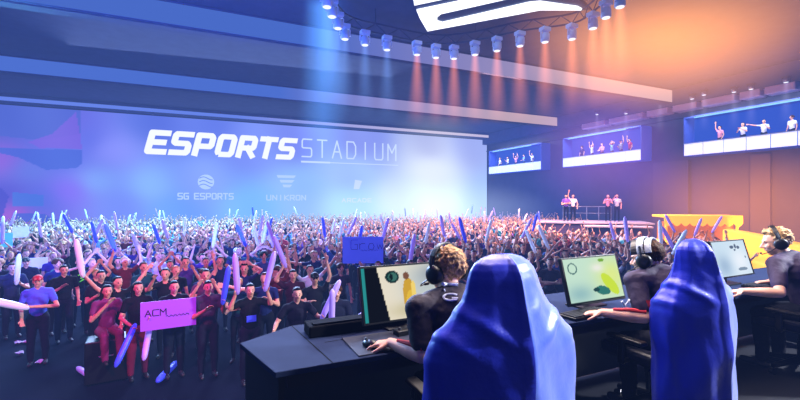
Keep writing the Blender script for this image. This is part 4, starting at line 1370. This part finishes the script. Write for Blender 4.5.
def monitor(loc, rz, kind, label, tilt=.27, zc=1.02):
    r = empty('monitor', loc, rz); tag(r, label, 'monitor', 'monitors of the competition desk')
    Rt = Matrix.Rotation(-tilt, 3, 'X')
    c = Vector((0, 0, zc - loc[2]))
    MB().box(c + Rt @ Vector((0, .012, 0)), (W_ + .028, .030, H_ + .028), Rt).box(c + Rt @ Vector((0, .035, 0)), (W_ * .6, .04, H_ * .6), Rt).build('housing', M_black_plastic, r, bevel=.004); hs = [k for k in children(r) if k.name.startswith('housing')][0]
    NXp, NYp, col_ = picture(kind)
    u, v = np.meshgrid(np.linspace(-.5, .5, NXp), np.linspace(-.5, .5, NYp))
    vs = [tuple(c + Rt @ Vector((a * W_, -.0055, b * H_))) for a, b in zip(u.ravel(), v.ravel())]
    fs = [(j * NXp + i, j * NXp + i + 1, (j + 1) * NXp + i + 1, (j + 1) * NXp + i) for j in range(NYp - 1) for i in range(NXp - 1)]
    me = bpy.data.meshes.new('screen'); me.from_pydata(vs, [], fs)
    ca = me.color_attributes.new('picture', 'FLOAT_COLOR', 'POINT')
    buf = np.ones((NXp * NYp, 4), np.float32); buf[:, :3] = col_.reshape(-1, 3); ca.data.foreach_set('color', buf.ravel())
    me.materials.append(M_scr)
    o = bpy.data.objects.new('screen', me); COL.objects.link(o); o.parent = hs
    MB().box((0, .075, .12), (.06, .03, .24)).build('stand_neck', M_black_plastic, r, bevel=.005)
    MB().prism([(-.13, -.02, 0), (.13, -.02, 0), (.16, .14, 0), (-.16, .14, 0)], (0, 0, .012)).build('stand_base', M_black_plastic, r, bevel=.003)
    return r
monitor((1.175, 2.47, .753), .02, 0, 'nearest monitor showing a cream game scene with yellow-clad figure', zc=.995)
monitor((2.76, 2.33, .753), .02, 1, 'second monitor showing a pale green game map', zc=.975)
monitor((4.74, 2.36, .753), .02, 2, 'farthest monitor with pale blue white picture beside the blond player')

# ---------------------------------------------------------------- keyboards, mice, mats
M_key = mat('keycap', (40, 42, 48), .5)
def keyboard(loc, rz, label):
    r = empty('keyboard', loc, rz); tag(r, label, 'keyboard', 'keyboards on the desk')
    MB().box((0, 0, .011), (.40, .145, .018)).build('keyboard_case', M_black_plastic, r, bevel=.004)
    mb = MB()
    for j in range(5):
        for i in range(17):
            mb.box((-.182 + i * .0228, -.052 + j * .026, .024), (.018, .020, .008))
    mb.build('keycaps', M_key, r); return r
def mouse(loc, rz, label):
    r = empty('mouse', loc, rz); tag(r, label, 'mouse', 'mice on the desk')
    me = grow('mouse_body', Fig().e((0, 0, .012), (.032, .058, .026), None, 'a').e((0, -.015, .016), (.028, .04, .026), None, 'a').p, .004, 2)
    me.materials.append(M_black_plastic)
    o = bpy.data.objects.new('mouse_body', me); COL.objects.link(o); o.parent = r
    MB().cap((0, .030, .040), (0, .042, .036), .005, .005).build('scroll_wheel', M_grey_plastic, r); return r
mouse((.835, 2.225, .759), .45, 'black mouse under the nearest player\'s left hand')
MB_ = MB().box((0, 0, .003), (.36, .30, .005))
def mpad(loc, label):
    o = MB().box((0, 0, .0025), (.40, .32, .005)).build('mouse_pad', mat('pad_dark', (26, 32, 54), .8), bevel=.002); o.location = loc
    return tag(o, label, 'mouse pad', 'mouse pads on the desk')
mpad((.93, 2.28, .7535), 'dark cloth mouse pad at the left of the nearest monitor')
keyboard((1.36, 2.27, .755), .02, 'black keyboard in front of the nearest monitor')
keyboard((2.50, 2.19, .755), .10, 'black keyboard beneath the second player\'s left hand')
keyboard((4.90, 2.20, .755), .02, 'black keyboard in front of the blond player')
mouse((3.30, 2.22, .756), 0, 'black mouse at the right of the second monitor')
pk_ = empty('control_box', (1.12, 2.42, .755), .1); tag(pk_, 'small black audio control box with blue lit strip under the nearest monitor', 'control box')
MB().box((0, -.07, .018), (.16, .07, .034)).build('housing', M_black_plastic, pk_, bevel=.004)
MB().box((.03, -.106, .020), (.07, .004, .014)).build('light_strip', emat('strip_blue', (60, 120, 255), 1.6), pk_)
MB().lathe([(.011, 0), (.010, .014)], c=(-.05, -.07, .035), n=14).build('dial', M_grey_plastic, pk_)

# ---------------------------------------------------------------- chairs under blue covers
M_cov_shade = mat('cover_royal_blue_shaded', (2, 28, 190), .40, noise=.06, nscale=3, bump=.35, bscale=9)  # shaded left half of the cover, its darkness put into the colour
M_cov_shade.node_tree.nodes['Principled BSDF'].inputs['Sheen Weight'].default_value = .12
M_cov_shade.node_tree.nodes['Principled BSDF'].inputs['Sheen Tint'].default_value = (.7, .8, 1, 1)
M_cov_lit = mat('cover_royal_blue_lit', (62, 108, 242), .36, noise=.06, nscale=3, bump=.3, bscale=9)  # same cloth on the lit right half, brightness put into the colour
M_cov_lit.node_tree.nodes['Principled BSDF'].inputs['Sheen Weight'].default_value = .6
M_seat = mat('seat_vinyl', (18, 22, 40), .45)
def cover_mesh(seed, w=1.0):
    rnd = random.Random(seed)
    zs = [.18, .30, .42, .54, .66, .76, .86, .93, .98, 1.03, 1.08, 1.12, 1.17, 1.22, 1.26, 1.29, 1.315, 1.33]
    aw = [.43, .425, .42, .42, .42, .415, .41, .385, .345, .295, .255, .228, .208, .196, .18, .155, .112, .055]
    bw = [.20, .20, .20, .20, .20, .20, .20, .195, .185, .175, .165, .155, .145, .135, .12, .10, .07, .035]
    nphi = 96
    vs = []; fs = []
    fine = []
    for i in range(len(zs) - 1):
        for k in range(4):
            t = k / 4
            fine.append((zs[i] + (zs[i + 1] - zs[i]) * t, aw[i] + (aw[i + 1] - aw[i]) * t, bw[i] + (bw[i + 1] - bw[i]) * t))
    fine.append((zs[-1], aw[-1], bw[-1]))
    ph = [rnd.uniform(0, 6.28) for _ in range(8)]
    for z, a, b in fine:
        for j in range(nphi):
            t = 2 * math.pi * j / nphi
            cx_, sx = math.cos(t), math.sin(t)
            x = a * math.copysign(abs(cx_) ** .85, cx_) * w
            if sx < 0:      # back: two planes meeting in a seam ridge
                lin_ = 1 - abs(x) / (a * w + 1e-6)
                rd = b * (.62 * lin_ ** .75 + .38 * abs(sx) ** .7)
                y = -rd
            else:
                y = a * (.40 if z < .9 else .40 - .18 * min(1, (z - .9) / .3)) * abs(sx) ** .7
            low = max(0, min(1, (1.25 - z) / .9))
            f_ = .009 * math.sin(4 * t + 2.5 * z + ph[0]) + .007 * math.sin(7 * t - 5 * z + ph[1]) + .003 * math.sin(15 * t + 11 * z + ph[2])
            f_ *= (.25 + low)
            side = math.copysign(1, cx_)
            g = .016 * math.exp(-((z - 1.00) / .10) ** 2) * max(0, math.sin(34 * (z - abs(x) * .75) + ph[3] + side)) * min(1, abs(x) / .12)
            g += .010 * math.exp(-((z - .60) / .28) ** 2) * math.sin(13 * (z + x * side * .9) + ph[4] + side)
            n_ = Vector((cx_, sx, 0))
            edge = min(1, abs(abs(t - 1.5 * math.pi)) / .12)
            f_ *= edge
            y -= (.012 if edge < .35 else 0)
            lean = max(0, z - .6) * .05
            vs.append((x + n_.x * (f_ + g), y + n_.y * (f_ + g) + lean, z))
    m = len(fine)
    for i in range(m - 1):
        for j in range(nphi):
            a0 = i * nphi + j; a1 = i * nphi + (j + 1) % nphi
            fs.append((a0, a1, a1 + nphi, a0 + nphi))
    fs.append(tuple((m - 1) * nphi + j for j in range(nphi)))
    mb = MB(); mb.v = vs; mb.f = fs
    return mb.mesh('chair_cover', True)
def chair(loc, rz, seed, label, w=1.0):
    r = empty('gaming_chair', loc, rz)
    tag(r, label, 'chair', 'covered gaming chairs')
    me = cover_mesh(seed, w); me.materials.append(M_cov_shade); me.materials.append(M_cov_lit)
    me.polygons.foreach_set('material_index', [1 if (p.center.x > 0.004 and p.center.y < .12) else 0 for p in me.polygons])  # painted lit half right of the ridge, painted shaded half elsewhere
    o = bpy.data.objects.new('fabric_cover', me); COL.objects.link(o); o.parent = r
    pth = [(0, y_, z_) for z_, y_ in ((.20, -.215), (.5, -.235), (.8, -.245), (1.0, -.25), (1.15, -.235), (1.25, -.22))]
    MB().box((0, .33, .46), (.50, .50, .10)).build('seat', M_seat, r, bevel=.03)
    MB().box((0, .04, .78), (.32, .08, .66)).build('backrest', M_seat, r, bevel=.03)
    MB().lathe([(.035, .12), (.035, .30), (.025, .30), (.025, .42)], c=(0, .3, 0), n=14).build('gas_column', M_black_metal, r)
    mb = MB()
    for k in range(5):
        a = k * 2 * math.pi / 5 + .3
        mb.tube([(0, .3, .13), (.30 * math.cos(a), .3 + .30 * math.sin(a), .08)], [.035, .022], 8)
    mb.build('star_base', M_black_metal, r); sb = [k for k in children(r) if k.name.startswith('star_base')][0]
    for k in range(5):
        a = k * 2 * math.pi / 5 + .3
        c = Vector((.30 * math.cos(a), .3 + .30 * math.sin(a), .03))
        MB().lathe([(.03, -.02), (.03, .02)], c=c, n=12, M=Matrix.Rotation(math.pi / 2, 3, 'X') @ Matrix.Rotation(a, 3, 'Y')).build('caster', M_black_plastic, sb)
    for q in (-1, 1):
        MB().box((q * .31, .30, .60), (.07, .28, .03)).box((q * .31, .34, .50), (.03, .05, .18)).box((q * .27, .34, .43), (.11, .05, .03)).build('armrest', M_black_plastic, r, bevel=.008)
    return r
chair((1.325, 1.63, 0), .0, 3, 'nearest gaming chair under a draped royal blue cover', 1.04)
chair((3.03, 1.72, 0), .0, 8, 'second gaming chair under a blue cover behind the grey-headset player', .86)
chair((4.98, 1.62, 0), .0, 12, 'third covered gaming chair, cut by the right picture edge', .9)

# ---------------------------------------------------------------- players
M_jersey = mat('jersey_black_plum', (34, 22, 40), .75, noise=.08, nscale=6, bump=.25, bscale=18)
M_jersey2 = mat('jersey_purple_black', (48, 32, 66), .75, noise=.08, nscale=6, bump=.25, bscale=18)
M_red = mat('jersey_red', (205, 30, 46), .6)
M_print = mat('jersey_print', (225, 225, 235), .6)
M_hairP1 = mat('hair_sandy', (186, 134, 84), .6, noise=.55, nscale=26, bump=.8, bscale=45)
M_hairP3 = mat('hair_blond', (205, 160, 105), .6, noise=.5, nscale=26, bump=.8, bscale=45)
M_skinP = mat('skin_warm', (236, 176, 150), .5, noise=.06, nscale=14)
from mathutils.bvhtree import BVHTree
HS = 1.10
def player(name_label, base, joints, face, hairm, jersey, hair_style='short', shirt_extra=None, skin=M_skinP):
    J = {k: Vector(v) for k, v in joints.items()}
    f = Fig()
    f.e(J['pelvis'], (.17, .13, .12), None, 'trouser')
    f.c(J['pelvis'] + Vector((0, 0, .05)), J['chest'], .135, .14, 'shirt')
    f.e(J['chest'] + Vector((0, .0, .03)), (.175, .12, .15), None, 'shirt')
    f.c(J['shL'], J['shR'], .065, .065, 'shirt')
    f.c(J['shL'] * .65 + J['neck'] * .35, J['neck'], .06, .055, 'shirt')
    f.c(J['shR'] * .65 + J['neck'] * .35, J['neck'], .06, .055, 'shirt')
    f.c(J['neck'] + Vector((0, -.01, -.03)), J['head'] + Vector((0, -.01, -.05)), .062, .056, 'skin')
    for s, S, E, Wr, T in ((-1, 'shL', 'elL', 'wrL', 'tipL'), (1, 'shR', 'elR', 'wrR', 'tipR')):
        mid = J[S].lerp(J[E], .72)
        f.c(J[S], mid, .062, .048, 'shirt')
        f.c(mid, J[E], .045, .040, 'skin')
        f.c(J[E], J[E].lerp(J[Wr], .3), .041, .044, 'skin')
        f.c(J[E].lerp(J[Wr], .3), J[Wr], .044, .028, 'skin')
        d = (J[T] - J[Wr]).normalized()
        hand_prims(f, J[Wr], d, (0, 0, -1), -s, curl=.42, spread=.14)
    for s, K in ((-1, 'knL'), (1, 'knR')):
        hip = J['pelvis'] + Vector((s * .09, .02, -.02))
        f.c(hip, J[K], .088, .062, 'trouser')
        ank = Vector((J[K].x, J[K].y - .02, .10))
        f.c(J[K], ank, .060, .040, 'trouser')
        f.c(ank + Vector((0, -.02, -.06)), ank + Vector((0, .16, -.065)), .038, .032, 'shoe')
    M, P = head_prims(f, J['head'], face, s=HS)
    r = empty('person', base)
    tag(r, name_label, 'person', 'players at the desk')
    B = Vector(base)
    def rel(p):
        return [(q[0], q[1] - B, q[2] - B, *q[3:]) if q[0] == 'c' else (q[0], q[1] - B, *q[2:]) for q in p]
    P2 = lambda x, y, z: P(x, y, z) - B
    pr = rel(f.p)
    me = grow('body', pr, .0065, 3)
    idx, C = region_of(me, pr)
    reg = np.array([1 if p[-1] == 'shoe' else 0 for p in pr])[idx].astype(int)
    for m in (skin, M_shoe, M_dark, M_lip, hairm): me.materials.append(m)
    paint_face(me, C, reg, P2, .85, {'dark': 2, 'lip': 3, 'hair': 4})
    me.polygons.foreach_set('material_index', reg.tolist())
    o = bpy.data.objects.new('body', me); COL.objects.link(o); o.parent = r
    def part(name, prims, infl, m, noise=0.0, ns=.07, vox=.008, sm=3):
        mm = grow(name, prims, vox, sm, inflate=infl, noise=noise, nsize=ns); mm.materials.append(m)
        q = bpy.data.objects.new(name, mm); COL.objects.link(q); q.parent = r; return q
    sh = part('jersey', [p for p in pr if p[-1] == 'shirt'], .014, jersey, .014, .07)
    part('trousers', [p for p in pr if p[-1] == 'trouser'], .012, M_trouser, .015, .09)
    hh = hair_prims(hair_style, J['head'] - B, M, HS)
    if hairm is M_hair_black:      # close-cropped: bare nape below the headset
        part('hair', [p for p in hh.p if p[0] == 'e'], -.004, M_hair_brown, .008, .02, .006, 2)
    else:
        part('hair', hh.p, .002, hairm, .040, .024, .006, 1)
    bvh = BVHTree.FromPolygons([v.co.copy() for v in sh.data.vertices], [tuple(p.vertices) for p in sh.data.polygons])
    return r, sh, bvh, B, M, P, J
def drape(bvh, B, pts, direction, lift=.003):
    out = []
    dr = Vector(direction).normalized()
    for p in pts:
        h = bvh.ray_cast(Vector(p) - B - dr * .6, dr, 1.5)
        out.append((h[0] - dr * lift) if h[0] is not None else Vector(p) - B)
    return out
def dirof(p):
    return (Vector(p) - Vector((0, 0, EYE))).normalized()

J1 = dict(pelvis=(1.29, 1.80, .60), chest=(1.25, 1.90, .93), neck=(1.235, 1.965, 1.075), head=(1.235, 2.055, 1.195),
          shL=(1.02, 1.965, 1.02), shR=(1.43, 1.90, 1.02), elL=(.985, 1.87, .805), wrL=(.925, 2.14, .795), tipL=(.81, 2.235, .77),
          elR=(1.52, 1.98, .82), wrR=(1.42, 2.20, .80), tipR=(1.40, 2.33, .78), knL=(1.15, 2.16, .52), knR=(1.42, 2.16, .52))
J2 = dict(pelvis=(3.08, 1.82, .60), chest=(3.00, 1.90, .93), neck=(2.965, 1.96, 1.075), head=(2.935, 2.01, 1.17),
          shL=(2.765, 1.98, 1.02), shR=(3.17, 1.88, 1.02), elL=(2.68, 1.86, .80), wrL=(2.53, 2.07, .80), tipL=(2.42, 2.19, .775),
          elR=(3.30, 1.98, .82), wrR=(3.28, 2.18, .80), tipR=(3.29, 2.31, .78), knL=(2.92, 2.16, .52), knR=(3.2, 2.16, .52))
J3 = dict(pelvis=(4.95, 1.82, .60), chest=(4.90, 1.90, .93), neck=(4.87, 1.96, 1.075), head=(4.83, 2.05, 1.205),
          shL=(4.68, 1.98, 1.02), shR=(5.08, 1.88, 1.02), elL=(4.45, 1.86, .80), wrL=(4.24, 2.04, .80), tipL=(4.13, 2.14, .78),
          elR=(5.15, 2.0, .84), wrR=(4.95, 2.14, .81), tipR=(4.88, 2.27, .78), knL=(4.8, 2.16, .52), knR=(5.1, 2.16, .52))
p1 = player('player with tousled sandy hair and black headset in dark jersey, nearest', (1.29, 1.80, .05), J1, (-.30, .93, -.12), M_hairP1, M_jersey)
p2 = player('middle player in grey headset and purple-black jersey with red panel', (3.08, 1.82, .05), J2, (-.28, .92, -.25), M_hair_black, M_jersey2)
p3 = player('blond player in profile at the right, dark purple jersey', (4.95, 1.82, .05), J3, (-.55, .80, -.25), M_hairP3, M_jersey2)

def pxp(px, py, d): return at(px, d, None, py)
# prints draped on the jerseys
def print_tube(pl, pts, r, m, name='jersey_print'):
    rr, sh, bvh, B, M, P, J = pl
    q = drape(bvh, B, pts, dirof(pts[len(pts) // 2]))
    MB().tube(q, r, 6).build(name, m, sh)
print_tube(p1, [pxp(443 + i * 3, 284 + .2 * i, 2.2) for i in range(6)], .010, M_print)
circ = [pxp(451 + 7.5 * math.cos(a), 297 + 3.2 * math.sin(a), 2.2) for a in [math.radians(q) for q in range(40, 330, 20)]]
print_tube(p1, circ, .006, M_print)
print_tube(p1, [pxp(452, 298, 2.2), pxp(458, 298, 2.2)], .005, M_print)
print_tube(p1, [pxp(444 + i * .5, 289 + i * 1.2, 2.2) for i in range(3)], .004, M_print)
print_tube(p2, [pxp(622 + i * 1.1, 306 - abs(i - 3) * 1.6, 2.8) for i in range(8)], .007, M_print)
print_tube(p2, [pxp(648 + i * 1.5, 300 + i * 6, 2.8) for i in range(7)], .016, M_red, 'red_panel')
# red sleeve stripes along forearms
def stripe(pl, a, b, off, r=.013):
    rr, sh, bvh, B, M, P, J = pl
    A_ = J[a].lerp(J[b], -.05); B_ = J[a].lerp(J[b], .72)
    o_ = Vector(off)
    MB().tube([A_ + o_ - B, A_.lerp(B_, .5) + o_ * 1.08 - B, B_ + o_ * .82 - B], [r, r * 1.1, r * .7], 8).build('red_sleeve_stripe', M_red, sh)
stripe(p1, 'elL', 'wrL', (-.012, -.01, .042)); stripe(p2, 'elL', 'wrL', (-.01, -.01, .042))

# ---------------------------------------------------------------- headsets
M_hs_grey = mat('headset_grey', (170, 175, 185), .4)
M_hs_black = mat('headset_black', (14, 14, 18), .42)
def headset(pl, bandm, label, r0=.112):
    rr, sh, bvh, B_, M, P, J = pl
    c = J['head']
    r = empty('headset', c); tag(r, label, 'headset', 'headsets worn by the players')
    Q = lambda x, y, z: M @ Vector((x * HS, y * HS, z * HS))
    for s in (-1, 1):
        R_ = M @ Matrix.Rotation(s * math.pi / 2, 3, 'Y')
        cup = MB().lathe([(.034, -.024), (.050, -.020), (.053, .0), (.052, .018), (.040, .029), (.016, .032)], c=Q(s * .098, -.010, -.012), n=22, M=R_)
        ec = cup.build('ear_cup', M_hs_black, r, smooth=True)
        cu = MB().lathe([(.042, -.030), (.048, -.024), (.042, -.016)], c=Q(s * .096, -.010, -.012), n=22, M=R_)
        cu.build('ear_cushion', M_black_plastic, ec, smooth=True)
        MB().tube([Q(s * .119, -.01, .0), Q(s * .116, -.008, .05), Q(s * .104, -.006, .085)], .009, 8).build('slider', M_grey_plastic, r)
    bw_ = .022 if bandm is M_hs_grey else .017
    def band(y, rz, rad, m, nm):
        pts = [Q(math.sin(a) * rad, y, .018 + math.cos(a) * rz) for a in [math.radians(-80 + i * 10) for i in range(17)]]
        vs = []; fs = []
        for i, p in enumerate(pts):
            t = (pts[min(i + 1, 16)] - pts[max(i - 1, 0)]).normalized(); yv = M @ Vector((0, 1, 0)); nn = t.cross(yv).normalized()
            for a, b in ((-bw_, -.006), (bw_, -.006), (bw_, .006), (-bw_, .006)):
                vs.append(p + yv * a + nn * b)
        for i in range(16):
            for j in range(4):
                fs.append((i * 4 + j, i * 4 + (j + 1) % 4, (i + 1) * 4 + (j + 1) % 4, (i + 1) * 4 + j))
        fs += [(3, 2, 1, 0), (64, 65, 66, 67)]
        MB().add(vs, fs).build(nm, m, r, bevel=.003)
    band(-.006, .122, .113, bandm, 'headband')
    if bandm is M_hs_grey:
        band(-.050, .108, .104, M_hs_grey, 'headband')
        band(.034, .112, .108, M_hs_black, 'headband')
    MB().tube([Q(-.105, .02, -.03), Q(-.11, .08, -.06), Q(-.07, .125, -.075), Q(-.035, .125, -.07)], .004, 6).build('microphone_boom', M_hs_black, r)
    MB().cap(Q(-.035, .125, -.07), Q(-.015, .122, -.07), .009, .009).build('microphone', M_hs_black, r)
headset(p1, M_hs_black, 'black over-ear headset worn by the nearest, sandy-haired player')
headset(p2, M_hs_grey, 'large grey and black headset worn by the middle player')
headset(p3, M_hs_black, 'black headset worn by the blond player in profile')

# ================================================================== LIGHTS AND AIR
def area(name, loc, target, size, power, rgb, sy=None, spread=180):
    l = bpy.data.lights.new(name, 'AREA'); l.shape = 'RECTANGLE'; l.size = size; l.size_y = sy or size
    l.energy = power; l.color = lin(rgb)[:3]; l.spread = math.radians(spread)
    o = bpy.data.objects.new(name, l); COL.objects.link(o); o.location = loc
    o.rotation_mode = 'XYZ'
    o.rotation_euler = (Vector(target) - Vector(loc)).to_track_quat('-Z', 'Y').to_euler()
    return o
def spot(name, loc, target, power, rgb, ang=40, blend=.6, size=.2):
    l = bpy.data.lights.new(name, 'SPOT'); l.energy = power; l.color = lin(rgb)[:3]; l.spot_size = math.radians(ang); l.spot_blend = blend
    l.shadow_soft_size = size
    o = bpy.data.objects.new(name, l); COL.objects.link(o); o.location = loc
    o.rotation_euler = (Vector(target) - Vector(loc)).to_track_quat('-Z', 'Y').to_euler()
    return o
# crowd
spot('magenta_wash', (-3.0, 2.5, 5.5), (-2.0, 8.2, -.3), 2800, (255, 30, 120), 52, .8, .3)
spot('blue_wash', (-5.5, 4.5, 6), (-6.5, 10, -1), 700, (50, 80, 255), 60, .8, .3)
area('crowd_key', (2, 24.5, 7.6), (1, 15, -1), 16, 8000, (170, 195, 255), 4, 120)
area('crowd_far', (5, 29, 7.8), (5, 30, -1), 18, 5000, (150, 195, 255), 6)
area('crowd_left_cyan', (-8, 19, 7.5), (-7, 15, -1), 6, 2200, (120, 210, 255))
area('crowd_right_pink', (17, 16, 7.6), (16, 17, -1), 8, 3600, (255, 185, 165), None, 120)
area('crowd_far_cyan', (-5, 27, 7.6), (-5, 27, -1), 13, 4200, (110, 205, 255), 6, 120)
area('violet_front', (-1, 4.0, 5.6), (-3, 12, -.5), 3, 260, (190, 90, 255))
# players and chairs
spot('stage_key', (9.0, -0.6, 5.0), (2.6, 1.7, .9), 6500, (240, 244, 255), 70, .5, .25)
area('player_top', (2.8, 3.6, 5.0), (2.8, 1.9, 1.0), 2.5, 420, (255, 236, 228), 5, 120)
spot('wall_blue', (18, 28, 2), (28.4, 33, 2), 3500, (60, 90, 255), 110, .8, .4)
# ceiling and walls
area('ceiling_blue', (-2, 10, 3.5), (-3, 20, 9), 8, 1500, (70, 110, 255))
area('ceiling_warm', (17, 12, 4.5), (19, 14, 9), 6, 420, (255, 150, 80))
spot('wall_amber', (22, 9, .8), (28.4, 11.5, -.6), 9000, (255, 150, 40), 90, .8, .4)
spot('wall_violet', (22, 20, 4), (28.4, 19, 1), 900, (190, 90, 255), 80, .8, .4)
w = bpy.data.worlds.new('hall_air'); SC.world = w; w.use_nodes = True
nt = w.node_tree
nt.nodes['Background'].inputs[0].default_value = (.01, .015, .05, 1)
nt.nodes['Background'].inputs[1].default_value = 1.0
ve = nt.nodes.new('ShaderNodeEmission')
ve.inputs['Color'].default_value = (.16, .30, 1.0, 1)
ve.inputs['Strength'].default_value = .0055
nt.links.new(ve.outputs[0], nt.nodes['World Output'].inputs['Volume'])


cam = bpy.data.cameras.new('camera')
cam.sensor_width = 36; cam.lens = F / 800 * 36
cam.clip_start = .05; cam.clip_end = 200
co = bpy.data.objects.new('camera', cam)
co.location = (0, 0, EYE); co.rotation_euler = (math.radians(90), 0, -YAW)
COL.objects.link(co)
SC.camera = co
SC.view_settings.view_transform = 'Standard'
SC.view_settings.look = 'None'
